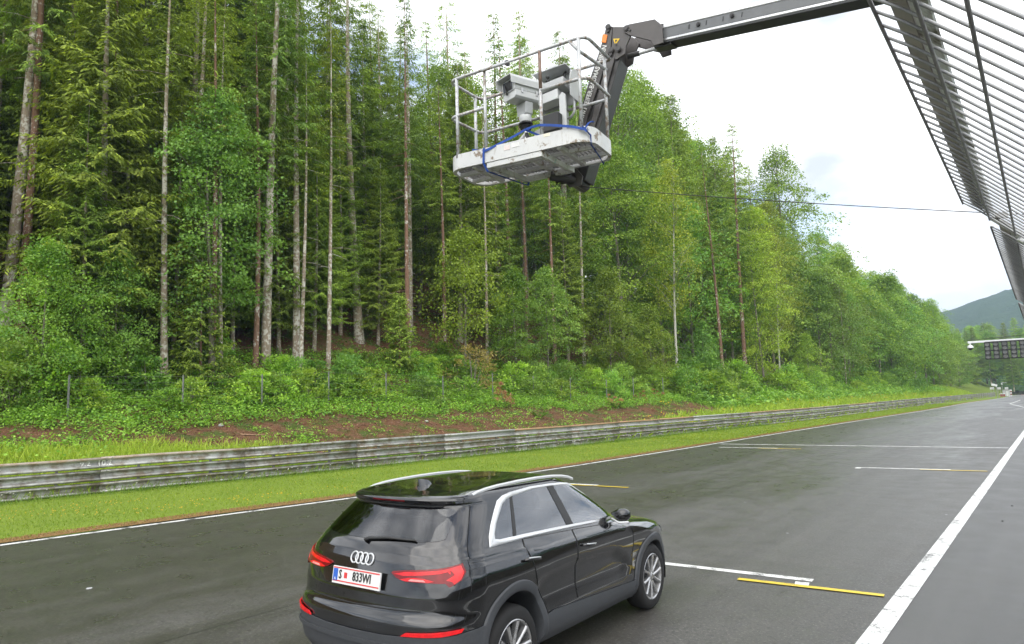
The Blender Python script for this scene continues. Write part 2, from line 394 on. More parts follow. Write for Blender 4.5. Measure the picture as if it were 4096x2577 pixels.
# ------------------------------------------------------------------ guard rail
def galv(name, rusty, dirt=.5):
    q = MN(name); v = q.pos((1, 1, 1)); vs_ = q.pos((2.2, 2.2, 2.5)); oi = q.n('ObjectInfo')
    off = q.n('VectorMath', operation='ADD'); q.l(vs_, off.inputs[0]); cmb = q.n('CombineXYZ'); q.l(q.math('MULTIPLY', oi.outputs['Random'], 40), cmb.inputs[0]); q.l(cmb.outputs[0], off.inputs[1])
    st = q.noise(off.outputs[0], 1.6, 6, .7); bl = q.noise(v, 2.2, 5, .65)
    base = q.ramp(q.noise(v, 9, 3), [(.3, (.40, .40, .39)), (.7, (.50, .50, .485))])
    br = q.mix(oi.outputs['Random'], (1, 1, 1), (.72, .72, .70)); base = q.mix(1.0, base, br, 'MULTIPLY')
    d = q.math('ADD', q.math('MULTIPLY', st, .6), q.math('MULTIPLY', bl, .4))
    c = q.mix(q.ramp(d, [(dirt - .06, 0), (dirt + .07, 1)]), base, q.ramp(bl, [(.35, (.15, .125, .09)), (.65, (.25, .21, .16))]))
    wf = q.noise(q.pos((2, 2, 9)), 2.5, 5, .7)
    c = q.mix(q.ramp(wf, [(.60, 0), (.66, 1)]), c, (.45, .45, .43))
    met = .55
    if rusty:
        z = q.n('SeparateXYZ'); q.l(q.n('TexCoord').outputs['Object'], z.inputs[0])
        top = q.ramp(q.math('ADD', z.outputs['Z'], q.math('MULTIPLY', q.math('SUBTRACT', bl, .5), .06)), [(.20, 0), (.245, 1)])
        c = q.mix(q.math('MULTIPLY', top, rusty), c, q.ramp(bl, [(.3, (.30, .17, .09)), (.7, (.42, .26, .14))])); met = .15
    q.set(Base_Color=c, Metallic=met, Roughness=.52); q.bump(q.noise(v, 14, 3), .12, .01); return q.m
M_RAIL = galv('galvanised_rail', 0, .50); M_RAILC = galv('galvanised_rail_clean', 0, .60); M_RAILR = galv('rust_topped_rail', 1.0, .54); M_RAILT = galv('tan_topped_rail', .45, .52)
M_POST = simple('galvanised_post', (.30, .30, .29), .6, .4, .3, 8, False)
M_CONC = simple('weathered_concrete', (.20, .18, .145), .95, 0, .35, 4, False)
rail = thing('guard_rail', 'long weathered three-beam steel guard rail along the grass verge', 'guard rail', (float(bx(10)), 10, 0))
WB = [(-.006, .312), (.022, .310), (.060, .300), (.082, .285), (.085, .262), (.076, .240), (.040, .215), (.012, .196), (.006, .158), (.010, .120), (.040, .098), (.076, .074), (.085, .052), (.080, .028), (.056, .012), (.02, .004), (-.004, .0)]
sec = [-12]
while sec[-1] < 206: sec.append(sec[-1] + 4.0)
def rail_frame(y):
    p = np.array([float(bx(y)), y]); t = np.array([float(bx(y + .2)) - float(bx(y - .2)), .4]); t /= np.linalg.norm(t)
    return p, t, np.array([t[1], -t[0]])
ROWZ = [.755, .405, .055]
WB = [(o_ * 1.2, z_ * .97) for o_, z_ in WB]
random.seed(3)
for i in range(len(sec) - 1):
    y0, y1 = sec[i], sec[i + 1]
    for r, zb in enumerate(ROWZ):
        V = []; steps = 4 if y0 < 80 else 2
        yy = np.linspace(y0 + (.0 if r else .0), y1 + .12, steps + 1)
        wob = random.uniform(-.012, .012); wz = random.uniform(-.012, .012)
        for k, y in enumerate(yy):
            p, t, nr = rail_frame(y)
            g0 = .12 * 1.0
            lap = .007 * (1 - k / steps)            # each beam laps over the next one
            for (o, z) in WB:
                c = p + nr * (o + .05 + lap + wob * math.sin(k * 1.7 + i))
                V.append((c[0], c[1], z + zb + g0 - .14 + wz * math.sin(k + i * 1.3) - .006 * k / steps))
        m_ = len(WB); F = []
        for k in range(steps):
            for a in range(m_ - 1): F.append((k * m_ + a, k * m_ + a + 1, (k + 1) * m_ + a + 1, (k + 1) * m_ + a))
        loc = np.array([V[0][0], V[0][1], zb - .02])
        b = MB(); b.add([np.array(p_) - loc for p_ in V], F)
        if r == 0:
            mt = M_RAILR if (21 < y0 < 39 or 47 < y0 < 58 or 70 < y0 < 84) else (M_RAILC if 16 < y0 < 21 or 39 <= y0 < 43 else M_RAILT if y0 < 12 or 58 <= y0 < 66 else M_RAIL)
        else: mt = M_RAIL
        o = b.build('rail_beam', mt, rail, smooth=35, world=False); o.location = Vector(loc) - Vector(rail.location)
        s_ = o.modifiers.new('solid', 'SOLIDIFY'); s_.thickness = .006; s_.offset = -1
        if y0 < 60 and r < 2:                       # lap bolts
            p, t, nr = rail_frame(y0 + .1)
            for dy in (.03, .17):
                for z in (.155, .27):
                    c = np.array([*(p + t * dy + nr * ((.058 if z < .2 else .146) + .012)), zb - .02 + z])
                    MB().tube([c, c + np.array([*(nr * .022), 0])], .016, 6).build('bolt', M_POST, o, world=False).location = -Vector(loc)
for i, y in enumerate(np.arange(-11, 200, 2.0)):
    p, t, nr = rail_frame(y); c = p - nr * .06
    Mx = np.array([[nr[0], t[0], 0], [nr[1], t[1], 0], [0, 0, 1]])
    b = MB(); b.box((c[0], c[1], .40), (.10, .055, 1.1), Mx)
    for zb in ROWZ: b.box((*(p + nr * .02), zb - .02 + .157), (.07, .05, .14), Mx)
    b.build('post', M_POST, rail)
b = MB()
for k, y in enumerate(np.arange(-12, 30, 2.0)):
    p, t, nr = rail_frame(y + 1); Mx = np.array([[nr[0], t[0], 0], [nr[1], t[1], 0], [0, 0, 1]])
    b.box((*(p + nr * -.02), .0 + .01 * math.sin(k * 2.1)), (.10, 1.98, .22), Mx)
b.build('concrete_plinth', M_CONC, rail)
# chalked numbers on the top beam
M_CHALK = simple('white_chalk', (.75, .75, .72), .8, 0, .1, 20)
yc = 7.9
p, t, nr = rail_frame(yc)
tm = text_mesh('9.2', .17, M_CHALK, .0, 1.25, 'chalked_number'); tm2 = text_mesh('10.2', .22, M_CHALK, .0, 1.0, 'chalked_number')
import bmesh
WZ = np.array([a[1] for a in WB[::-1]]); WO = np.array([a[0] for a in WB[::-1]])
for me, dy in ((tm, -.27), (tm2, .20)):
    bm = bmesh.new(); bm.from_mesh(me); bmesh.ops.triangulate(bm, faces=bm.faces[:])
    bmesh.ops.subdivide_edges(bm, edges=bm.edges[:], cuts=3, use_grid_fill=True)
    for vv in bm.verts:
        zz = .755 - .02 + .135 + vv.co.y; pp, t, nr = rail_frame(yc + dy + vv.co.x)
        c = pp + nr * (.05 + .015 + .006 + float(np.interp(.135 + vv.co.y, WZ, WO)))
        vv.co = (c[0], c[1], zz)
    bm.to_mesh(me); bm.free(); put('chalked_number', me, rail)
# ------------------------------------------------------------------ foliage builders (numpy)
M_NEEDLE = leaf_mat('spruce_needles', .38, .6)
M_LEAF = leaf_mat('broad_leaves', .30, .5)
def bark(name, a, b, spot, amt):
    q = MN(name); v = q.pos((1, 1, .35), obj=True); oi = q.n('ObjectInfo')
    ad = q.n('VectorMath', operation='ADD'); q.l(q.pos(obj=True), ad.inputs[0]); cm = q.n('CombineXYZ'); q.l(q.math('MULTIPLY', oi.outputs['Random'], 60), cm.inputs[0]); q.l(cm.outputs[0], ad.inputs[1])
    n1 = q.noise(v, 9, 5, .7); n2 = q.noise(ad.outputs[0], 7, 4, .6); n3 = q.noise(ad.outputs[0], 1.1, 2)
    c = q.ramp(n1, [(.3, a), (.7, b)])
    f = q.ramp(q.math('ADD', q.math('MULTIPLY', n2, .7), q.math('MULTIPLY', n3, .35)), [(amt, 0), (amt + .07, 1)])
    q.set(Base_Color=q.mix(f, c, spot), Roughness=.9, Specular_IOR_Level=.2); q.bump(n1, .6, .03); return q.m
M_BARKP = bark('pale_spruce_bark', (.24, .185, .14), (.38, .305, .235), (.60, .56, .50), .52)
M_BARKR = bark('reddish_spruce_bark', (.16, .09, .062), (.27, .16, .11), (.56, .53, .48), .57)
M_BARKB = bark('grey_beech_bark', (.14, .125, .10), (.25, .22, .18), (.45, .43, .38), .60)
M_BARKW = bark('white_birch_bark', (.42, .40, .35), (.55, .53, .47), (.09, .08, .07), .60)
def unit(v): return v / (np.linalg.norm(v, axis=-1, keepdims=True) + 1e-9)
def kites(base, dirv, nrm, ln, wd):
    """diamond leaves: base (n,3), direction, face normal, length, width"""
    side = unit(np.cross(dirv, nrm)); ln = ln[:, None]; wd = wd[:, None]
    tip = base + dirv * ln; mid = base + dirv * ln * .45
    V = np.stack([base, mid + side * wd / 2, tip, mid - side * wd / 2], 1).reshape(-1, 3)
    return V, np.arange(len(V)).reshape(-1, 4)
def trunk_mb(H, r0, wob=.12, n=9, seg=18, rr=None, stubs=0, zs=(0, 1), limb=1.2):
    b = MB(); zz = np.linspace(-.6, H, seg); rr = rr or random
    px = rr.uniform(0, 6); ph = rr.uniform(0, 6)
    cx = lambda z: wob * math.sin(z * .17 + px) - wob * math.sin(px); cyy = lambda z: wob * math.sin(z * .13 + ph) - wob * math.sin(ph)
    rad = [max(r0 * (1 - max(z, 0) / H) ** .75 * (1 + .35 * math.exp(-max(z + .1, 0) * 2.2)), .012) for z in zz]
    b.tube([(cx(z), cyy(z), z) for z in zz], rad, n)
    for k in range(stubs):
        z = H * rr.uniform(*zs); a = rr.uniform(0, 6.283); l = rr.uniform(.4, limb)
        p0 = np.array([cx(z), cyy(z), z]); d = np.array([math.cos(a), math.sin(a), rr.uniform(-.25, .1)])
        b.tube([p0, p0 + d * l * .5 + np.array([0, 0, -.03]), p0 + d * l + np.array([0, 0, -.15 * l])], [.018, .012, .005], 4)
    return b, cx, cyy
def spruce(name, H, zb, rad, seed, bark_m, r0=.2, step=.42, per=5, droop=.55, kl=.20, kw=.058, dens=1.0, hue=0.0, bare=14, hang=.5, tin=.28):
    rs = np.random.default_rng(seed); rr = random.Random(seed)
    tb, cx, cyy = trunk_mb(H, r0, .14, rr=rr, stubs=bare, zs=(max(zb / H - .35, .08), min(zb / H + .25, .9)), limb=1.4)
    B = []; D = []; N = []; LN = []; WD = []; C = []
    z = zb
    while z < H - .25:
        fr = (z - zb) / (H - zb)
        Lm = rad * (1 - fr) ** .8 * (.55 + .45 * min(1, fr * 5 + .35)) + .18
        nb = max(3, int(round(per * (.75 + .5 * rs.random()))))
        a0 = rs.random() * 6.283
        for k in range(nb):
            if rs.random() > .92 * dens + .08: continue
            a = a0 + 6.283 * k / nb + rs.normal(0, .3); Lb = Lm * rs.uniform(.6, 1.15)
            h = np.array([math.cos(a), math.sin(a), 0]); o = np.array([cx(z), cyy(z), z + rs.normal(0, .1)])
            dr = droop * rs.uniform(.6, 1.3) * (1 - .6 * fr)
            P = lambda t: o + h * (Lb * t)[:, None] + np.array([0, 0, 1.0]) * (Lb * (.12 * t - dr * t ** 2 + .22 * t ** 4))[:, None]
            # branch twigs
            nt = max(5, int(Lb * 10.5 * dens)); t = np.linspace(tin, 1, nt) + rs.normal(0, .02, nt); p = P(np.clip(t, 0, 1.05))
            sgn = np.where(np.arange(nt) % 2 == 0, 1, -1)
            side = np.array([-h[1], h[0], 0])
            ang = rs.uniform(.55, 1.05, nt)
            td = unit(h * np.cos(ang)[:, None] + side * (sgn * np.sin(ang))[:, None] + np.array([0, 0, -1]) * (.15 + hang * rs.random(nt))[:, None])
            tl = np.clip(Lb * .42 * (1.12 - t), .16, .85) * rs.uniform(.7, 1.25, nt)
            ext = np.where(t > .9); td[ext] = unit(h + np.array([0, 0, -.25]) + side * rs.normal(0, .25, (len(ext[0]), 1)))
            nk = np.maximum(3, (tl / .05).astype(int))
            idx = np.repeat(np.arange(nt), nk); u = np.concatenate([np.linspace(.12, 1, m) for m in nk])
            bp = p[idx] + td[idx] * (tl[idx] * u)[:, None]
            bp[:, 2] -= .35 * (tl[idx] * u) ** 2 * hang * 2
            alt = np.where(np.arange(len(idx)) % 2 == 0, 1.0, -1.0)[:, None]; sdw = unit(np.cross(td[idx], np.array([0, 0, 1.0])))
            dd = unit(td[idx] * .75 + sdw * alt * rs.uniform(.3, 1.0, (len(idx), 1)) + rs.normal(0, .22, (len(idx), 3)) + np.array([0, 0, -.45 * hang * 2]))
            nn = unit(np.array([0, 0, 1.0]) + rs.normal(0, .45, (len(idx), 3)) + h * .35)
            B.append(bp); D.append(dd); N.append(nn)
            LN.append(kl * rs.uniform(.65, 1.25, len(idx))); WD.append(kw * rs.uniform(.7, 1.3, len(idx)))
            young = np.clip(u * .75 + rs.normal(0, .2, len(idx)), 0, 1)[:, None] * np.clip(t[idx] * 1.2, .3, 1)[:, None]
            dark = np.array([.105 + hue * .02, .182, .034]); lite = np.array([.325 + hue * .05, .48 + hue * .01, .066])
            tone = rs.uniform(.8, 1.2)
            C.append((dark * (1 - young) + lite * young) * tone * rs.uniform(.8, 1.2, (len(idx), 1)))
        z += step * rs.uniform(.75, 1.25) * (1 - .45 * fr)
    B, D, N = map(np.concatenate, (B, D, N)); LN, WD = np.concatenate(LN), np.concatenate(WD)
    V, Fc = kites(B, D, N, LN, WD); C = np.repeat(np.concatenate(C), 4, 0)
    return dict(trunk=tb.mesh('trunk', bark_m, True), crown=np_mesh('crown', V, Fc, M_NEEDLE, C), H=H, n=len(Fc))
def broadleaf(name, H, zb, rad, seed, bark_m, r0=.16, ncl=230, per=42, leaf=.125, cl=.75, cols=((.05, .115, .02), (.12, .22, .035)), shape=1.0, flat=.35, low=.0):
    rs = np.random.default_rng(seed); rr = random.Random(seed)
    tb, cx, cyy = trunk_mb(H * .93, r0, .25, rr=rr, stubs=4, zs=(.15, .4))
    zc = rs.random(ncl) ** .9; zz = zb + (H - zb) * zc
    env = rad * np.clip(np.sin(np.clip(zc, 0, 1) ** shape * math.pi * .86 + .38 + low), .12, 1)
    lob = rs.random(9) * 6.283
    th = rs.random(ncl) * 6.283
    lobe = 1 + .30 * np.sin(3 * th + lob[0] + zc * 5) + .22 * np.sin(5 * th + lob[1] - zc * 9)
    r = env * lobe * np.sqrt(rs.uniform(.08, 1.3, ncl))
    ctr = np.stack([r * np.cos(th), r * np.sin(th), zz + .25 * rs.normal(0, 1, ncl)], 1)
    out = np.stack([np.cos(th), np.sin(th), 0 * th], 1)
    for k in range(0, ncl, 5):
        c = ctr[k]; z0 = max(c[2] - np.hypot(c[0], c[1]) * .75 - .3, zb * .55); p0 = np.array([cx(z0), cyy(z0), z0])
        mid = (p0 + c) / 2 + np.array([0, 0, .12 * np.linalg.norm(c - p0)])
        tb.tube([p0, mid, c], [r0 * .22, r0 * .12, .008], 4)
    n = ncl * per; ci = np.repeat(np.arange(ncl), per)
    cs = cl * rs.uniform(.55, 1.35, ncl)
    rr_ = np.sqrt(rs.random(n)); aa = rs.random(n) * 6.283
    loc = np.stack([rr_ * np.cos(aa), rr_ * np.sin(aa), rs.normal(0, flat, n)], 1) * cs[ci][:, None]
    loc[:, 2] -= .35 * (rr_ * cs[ci]) ** 2                                       # sprays arch over
    tilt = rs.normal(0, .28, (ncl, 2))
    loc[:, 2] += (loc[:, 0] * tilt[ci, 0] + loc[:, 1] * tilt[ci, 1]) - .25 * (loc * out[ci]).sum(1)
    base = ctr[ci] + loc
    dd = unit(out[ci] * .5 + rs.normal(0, .7, (n, 3)) + np.array([0, 0, -.35])); nn = unit(np.array([0, 0, 1.0]) + rs.normal(0, .55, (n, 3)) + out[ci] * .3)
    ln = leaf * rs.uniform(.5, 1.6, n); V, Fc = kites(base, dd, nn, ln, ln * .78)
    f = np.clip(rs.normal(.45, .25, ncl)[ci] + rs.normal(0, .18, n), 0, 1)[:, None]
    C = (np.array(cols[0]) * (1 - f) + np.array(cols[1]) * f) * 1.85
    return dict(trunk=tb.mesh('trunk', bark_m, True), crown=np_mesh('crown', V, Fc, M_LEAF, np.repeat(C, 4, 0)), H=H, n=len(Fc))
def bush(seed, H, rad, n, leaf, cols, narrow=.6, stems=9):
    rs = np.random.default_rng(seed); tb = MB(); nc = max(14, int(n / 34))
    th = rs.random(nc) * 6.283; zc = rs.uniform(.08, 1, nc); r = rad * np.sqrt(rs.uniform(.02, 1, nc)) * np.clip(1.15 - zc ** 2 * .75, .2, 1) * (1 + .25 * np.sin(2 * th + seed))
    ctr = np.stack([r * np.cos(th), r * np.sin(th), zc * H * (1 - .35 * (r / rad) ** 2)], 1)
    for k in range(0, nc, max(1, nc // stems)):
        tb.tube([(ctr[k][0] * .1, ctr[k][1] * .1, -.25), ctr[k] * np.array([.45, .45, .6]), ctr[k]], [.022, .014, .004], 4)
    ci = np.repeat(np.arange(nc), int(n / nc)); m = len(ci); cs = .42 * rad * rs.uniform(.5, 1.2, nc) * .75
    base = ctr[ci] + unit(rs.normal(0, 1, (m, 3))) * (cs[ci] * rs.random(m) ** .45)[:, None] * np.array([1, 1, .6])
    base[:, 2] = np.maximum(base[:, 2], .02)
    out = unit(base * np.array([1, 1, .4]))
    dd = unit(out + rs.normal(0, .7, (m, 3)) + np.array([0, 0, -.15])); nn = unit(np.array([0, 0, 1.0]) + rs.normal(0, .6, (m, 3)) + out * .4)
    ln = leaf * rs.uniform(.65, 1.35, m); V, Fc = kites(base, dd, nn, ln, ln * narrow)
    f = np.clip(rs.normal(.5, .25, nc)[ci] + rs.normal(0, .18, m), 0, 1)[:, None]
    C = (np.array(cols[0]) * (1 - f) + np.array(cols[1]) * f) * 2.3
    return dict(trunk=tb.mesh('stems', M_BARKB), crown=np_mesh('leaves', V, Fc, M_LEAF, np.repeat(C, 4, 0)), H=H, n=len(Fc))
G1 = ((.058, .125, .018), (.15, .25, .03)); G2 = ((.06, .13, .02), (.17, .27, .035)); G3 = ((.055, .12, .026), (.13, .22, .038)); GY = ((.10, .15, .02), (.25, .29, .035)); GB = ((.048, .105, .016), (.125, .215, .03))
K = {}
K['tall'] = spruce('tall', 25, 9.0, 2.8, 11, M_BARKP, .26, .46, 5, dens=.8, tin=.36)
K['tall2'] = spruce('tall2', 27, 11.0, 2.7, 12, M_BARKR, .23, .46, 5, dens=.8, tin=.36)
K['tall3'] = spruce('tall3', 23, 10.0, 2.4, 13, M_BARKP, .20, .46, 5, dens=.75, tin=.36)
K['pole'] = spruce('pole', 20, 10.0, 1.6, 14, M_BARKR, .15, .42, 4, dens=.8)
K['pole2'] = spruce('pole2', 18, 9.5, 1.3, 15, M_BARKP, .12, .45, 4, dens=.75, hue=.6)
K['low'] = spruce('low', 17, 2.2, 3.0, 16, M_BARKP, .15, .34, 6, droop=.5, hue=.4)
K['low2'] = spruce('low2', 20, 3.0, 3.4, 17, M_BARKP, .18, .36, 6, droop=.45)
K['young'] = spruce('young', 6, .4, 1.5, 18, M_BARKR, .07, .26, 6, droop=.3, kl=.2, kw=.07, bare=2, hue=.3)
K['beech'] = broadleaf('beech', 19, 3.5, 3.6, 21, M_BARKB, .19, 230, 110, .13, 1.15, GB, flat=.16)
K['beech2'] = broadleaf('beech2', 22, 4, 4.0, 22, M_BARKB, .21, 250, 110, .14, 1.25, G1, flat=.18)
K['maple'] = broadleaf('maple', 12.5, 3.6, 2.1, 23, M_BARKB, .12, 130, 150, .105, .85, ((.052, .105, .022), (.115, .19, .034)), flat=.22)
K['birch'] = broadleaf('birch', 17, 5.5, 1.9, 24, M_BARKW, .11, 210, 46, .11, .6, GY, flat=.45)
K['bright'] = broadleaf('bright', 20, 2.5, 2.6, 25, M_BARKB, .13, 190, 110, .12, 1.0, ((.10, .165, .02), (.20, .27, .035)), flat=.18)
K['edge'] = broadleaf('edge', 11, .6, 3.0, 26, M_BARKB, .10, 170, 90, .14, .95, G2, low=.1, flat=.22)
K['edge2'] = broadleaf('edge2', 13, 1.0, 3.4, 27, M_BARKB, .12, 180, 90, .15, 1.05, G3, low=.1, flat=.2)
K['willow'] = broadleaf('willow', 9, 2.5, 2.0, 28, M_BARKB, .08, 130, 60, .12, .6, ((.09, .17, .02), (.19, .30, .035)), flat=.5)
KB = [bush(31, 1.9, 1.2, 2200, .14, G1), bush(32, 1.4, 1.3, 1900, .13, G2), bush(33, 2.5, 1.4, 2800, .15, G3), bush(34, 1.0, 1.0, 1100, .12, ((.07, .16, .02), (.17, .29, .035))), bush(35, 2.2, 1.1, 1500, .16, GB, .75)]
KBR = bush(36, 2.3, 1.5, 1500, .16, ((.08, .065, .02), (.15, .12, .04)), .28, 14)
KRU = bush(37, 1.0, .6, 420, .15, ((.12, .06, .03), (.20, .11, .06)), .3, 6)
def tree(kind, name, x, y, label, cat='tree', group=None, h=None, rz=None, sxy=1.0, sink=.15, lean=(0, 0), z=None):
    k = K[kind] if isinstance(kind, str) else kind
    s = (h / k['H']) if h else random.uniform(.9, 1.1)
    o = thing(name, label, cat, (x, y, (float(hill(x, y)) if z is None else z) - sink), random.uniform(0, 6.283) if rz is None else rz, group)
    o.scale = (s * sxy, s * sxy, s); o.rotation_euler[0] = lean[0]; o.rotation_euler[1] = lean[1]
    p1 = bpy.data.objects.new('trunk' if cat == 'tree' else 'stems', k['trunk']); p2 = bpy.data.objects.new('crown' if cat == 'tree' else 'leaves', k['crown'])
    for p in (p1, p2): link(p); p.parent = o
    return o
# ------------------------------------------------------------------ the wood on the slope
random.seed(21)
KS = 4096 / 2408.0
def foot(px, py): return march(px * KS, py * KS)
def col_at(px, s):
    """place in the picture column px (2408-wide photo units) at distance s behind the barrier"""
    y = 20.0
    for _ in range(60):
        X = float(bx(y)) - s; d = ray(px * KS, 1580.0); y = .5 * y + .5 * float(np.clip(d[1] / d[0] * X, -30, 320))
    return float(bx(y)) - s, y
taken = []
def front(kind, name, px, py=None, s=None, h=None, label='', sxy=1.0, lean=0.0):
    if py is not None: p = foot(px, py); x, y = p[0], p[1]
    else: x, y = col_at(px, s)
    taken.append((x, y))
    # lean to the picture's left or right
    o = tree(kind, name, x, y, label, h=h, sxy=sxy); v = Vector((CR[0], CR[1], 0)) * lean
    if lean:
        o.rotation_mode = 'QUATERNION'
        o.rotation_quaternion = Vector((0, 0, 1)).rotation_difference(Vector((v.x, v.y, 1)).normalized()) @ Matrix.Rotation(random.uniform(0, 6.28), 3, 'Z').to_quaternion()
    return o
front('tall', 'spruce_tree', 12, 768, h=32, label='thick pale lichen-spotted spruce at the left edge of the wood', sxy=.78, lean=.02)
front('tall2', 'spruce_tree', 46, 785, h=32, label='dark reddish trunked spruce dotted white, just right of the thick pale one', sxy=.72)
front('low2', 'spruce_tree', 150, 700, h=25, label='spruce with broad drooping light green boughs near the left edge')
front('low', 'spruce_tree', 232, None, 12.5, 23, 'slim spruce with hanging boughs right of the broad drooping one')
front('tall3', 'spruce_tree', 318, 660, h=30, label='pale trunked spruce left of the round crowned maple')
front('tall', 'spruce_tree', 380, 740, h=31, label='tall pale spruce whose trunk runs up behind the maple crown', sxy=.9)
front('maple', 'maple_tree', 500, None, 10.0, 13.8, 'bright green round crowned maple among the dark spruces')
front('pole2', 'spruce_tree', 386, 898, h=22, label='thin bare stemmed spruce nearest the fence below the maple', sxy=1.1)
front('low', 'spruce_tree', 360, 780, h=13, label='young spruce with low wide boughs left of the thin bare stem')
front('tall3', 'spruce_tree', 447, 780, h=27, label='grey trunked spruce directly below the maple crown')
front('pole', 'spruce_tree', 496, 905, h=21, label='short pale stem close behind the fence, left of a thin dark stem')
front('pole2', 'spruce_tree', 519, 895, h=20, label='very thin dark stem beside the short pale stem at the fence', sxy=.8)
front('low2', 'spruce_tree', 560, 770, h=14, label='spruce with fan-like low boughs right of the maple')
front('tall', 'spruce_tree', 624, 858, h=30, label='straight pale spruce with a bare white trunk right of the maple', sxy=.8, lean=.025)
front('pole', 'spruce_tree', 600, 870, h=20, label='thin reddish stem left of the straight pale spruce')
front('tall3', 'spruce_tree', 697, 862, h=26, label='slim spruce with feathery hanging boughs between two pale spruces', sxy=.9)
front('pole2', 'spruce_tree', 706, 880, h=18, label='very thin leaning stem at the foot of the feathery slim spruce')
front('low', 'spruce_tree', 735, 770, h=13, label='low spruce with yellowish boughs left of the big grey trunk')
front('pole2', 'spruce_tree', 772, 865, h=20, label='thin dark stem standing by a fence post left of the big grey trunk')
front('tall', 'spruce_tree', 845, 802, h=28, label='big grey spruce trunk with bare lower half in mid picture', lean=-.03)
front('tall3', 'spruce_tree', 902, 740, h=24, label='dark spruce in shade right of the big grey trunk')
front('pole', 'spruce_tree', 960, 862, h=24, label='straight reddish spruce pole with white flecks and a thin top', sxy=.9)
front('beech', 'beech_tree', 985, 740, h=20, label='slanting grey beech behind the reddish spruce pole', lean=.10, sxy=.8)
front('pole', 'spruce_tree', 1046, 827, h=19, label='brown stem with an overhanging bright bough beneath the lift basket')
front('willow', 'willow_tree', 1095, None, 11, 9.5, 'small bright green tree arching beside the brown stem')
front('pole2', 'spruce_tree', 1146, 857, h=19, label='thin brown stem right of the small arching tree')
front('pole', 'spruce_tree', 1198, 778, h=26, label='tall thin spruce whose ragged top rises behind the lift basket', sxy=1.1)
front('tall3', 'spruce_tree', 1105, None, 20, 24, 'dark ragged topped spruce left of the lift basket')
front('pole', 'spruce_tree', 1306, 862, h=21, label='dark reddish spruce pole under the right end of the basket')
front('tall3', 'spruce_tree', 1374, 862, h=22, label='pale barked spruce pole under the jib foot', sxy=.8)
front('tall', 'spruce_tree', 1478, None, 26, 25, 'tall dark spruce whose pointed top shows right of the jib')
front('beech', 'beech_tree', 1490, None, 15, 21, 'dark green layered beech right of the jib foot')
front('edge', 'beech_tree', 1440, None, 10.5, 9, 'young layered beech growing below the lift cable')
front('birch', 'birch_tree', 1596, None, 9.6, 21, label='yellow-green birch with a white trunk right of the basket')
front('pole', 'spruce_tree', 1703, None, 9.0, 24, label='bare tan spruce pole right of the yellow-green birch', lean=-.02)
front('tall2', 'spruce_tree', 1757, None, 10.5, 30, label='tall thin crowned spruce with a dark red trunk behind the bright tree')
front('bright', 'beech_tree', 1800, None, 9.2, 21, 'brightest light green tree, right of the bare tan pole')
front('birch', 'birch_tree', 1838, None, 9.0, 19, label='pale stemmed birch at the right side of the brightest tree')
front('edge2', 'beech_tree', 1965, None, 10.0, 17, 'blue-green broadleaf with several thin pale stems')
front('pole2', 'spruce_tree', 1992, None, 9.0, 18, 'thin white stem in front of the blue-green broadleaf')
front('edge', 'beech_tree', 1535, None, 9.6, 7, 'low leafy tree between the white birch trunk and the fence')
front('edge2', 'beech_tree', 1290, None, 10.5, 8.5, 'dense leafy thicket tree below the right end of the basket')
front('edge', 'beech_tree', 1215, None, 11, 7.5, 'low spreading leafy tree beneath the middle of the basket')
front('young', 'spruce_tree', 940, 875, h=5.0, label='young light green spruce at the foot of the reddish pole')
front('edge', 'hazel_tree', 95, None, 9.0, 6.5, 'light green hazel in front of the two left edge trunks')
front('edge2', 'hazel_tree', 265, None, 10.5, 6.0, 'dark leafy hazel in shade below the left spruces')
front('edge2', 'hazel_tree', 1660, None, 10.3, 6, 'broad hazel thicket at the foot of the bare tan pole')
front('edge', 'hazel_tree', 1905, None, 9.2, 7, 'light green hazel on the grass bank right of the brightest tree')
for (k_, px_, s_, h_, lab_) in [('low2', 300, 17, 28, 'dense dark spruce filling the gap left of the maple top'), ('tall', 430, 18, 31, 'tall dark spruce rising straight above the maple crown'), ('low2', 520, 20, 29, 'dense spruce behind the right side of the maple'), ('low2', 590, 19, 28, 'full dark spruce just left of the straight pale spruce'), ('tall3', 668, 18, 28, 'spruce filling the gap right of the straight pale spruce'), ('low2', 765, 20, 26, 'full spruce left of the big grey trunk top'),
                              ('low', 405, 12.4, 13, 'low boughed spruce hiding the trunk foot below the maple'), ('low2', 545, 13.2, 13, 'small spruce with spreading boughs between the thin dark stem and the pale spruce'), ('low', 655, 13.0, 13, 'small full spruce right of the straight pale spruce foot'), ('low2', 738, 13.4, 13, 'small yellowish spruce right of the feathery slim spruce'), ('young', 470, 10.2, 6, 'young spruce by the large fern'), ('tall3', 1062, 22, 29, 'tall ragged spruce whose top nearly reaches the frame left of the basket'), ('pole', 1182, 19, 28, 'thin topped spruce rising behind the left basket rail'), ('low2', 1265, 24, 23, 'full spruce whose top shows through the basket rails'), ('tall', 1455, 22, 27, 'dark spruce close right of the jib'), ('low', 190, 11.2, 12, 'small spruce below the broad drooping one'), ('low2', 280, 13, 15, 'full boughed spruce between the drooping one and the maple'), ('low2', 800, 15.5, 14, 'full boughed spruce just left of the big grey trunk foot'), ('low', 890, 14.5, 12, 'small spruce right of the big grey trunk foot'), ('low2', 1180, 15, 16, 'full spruce behind the stems below the basket'), ('low', 1340, 13, 14, 'full spruce between the two poles under the jib')]:
    front(k_, 'spruce_tree', px_, None, s_, h_, lab_)
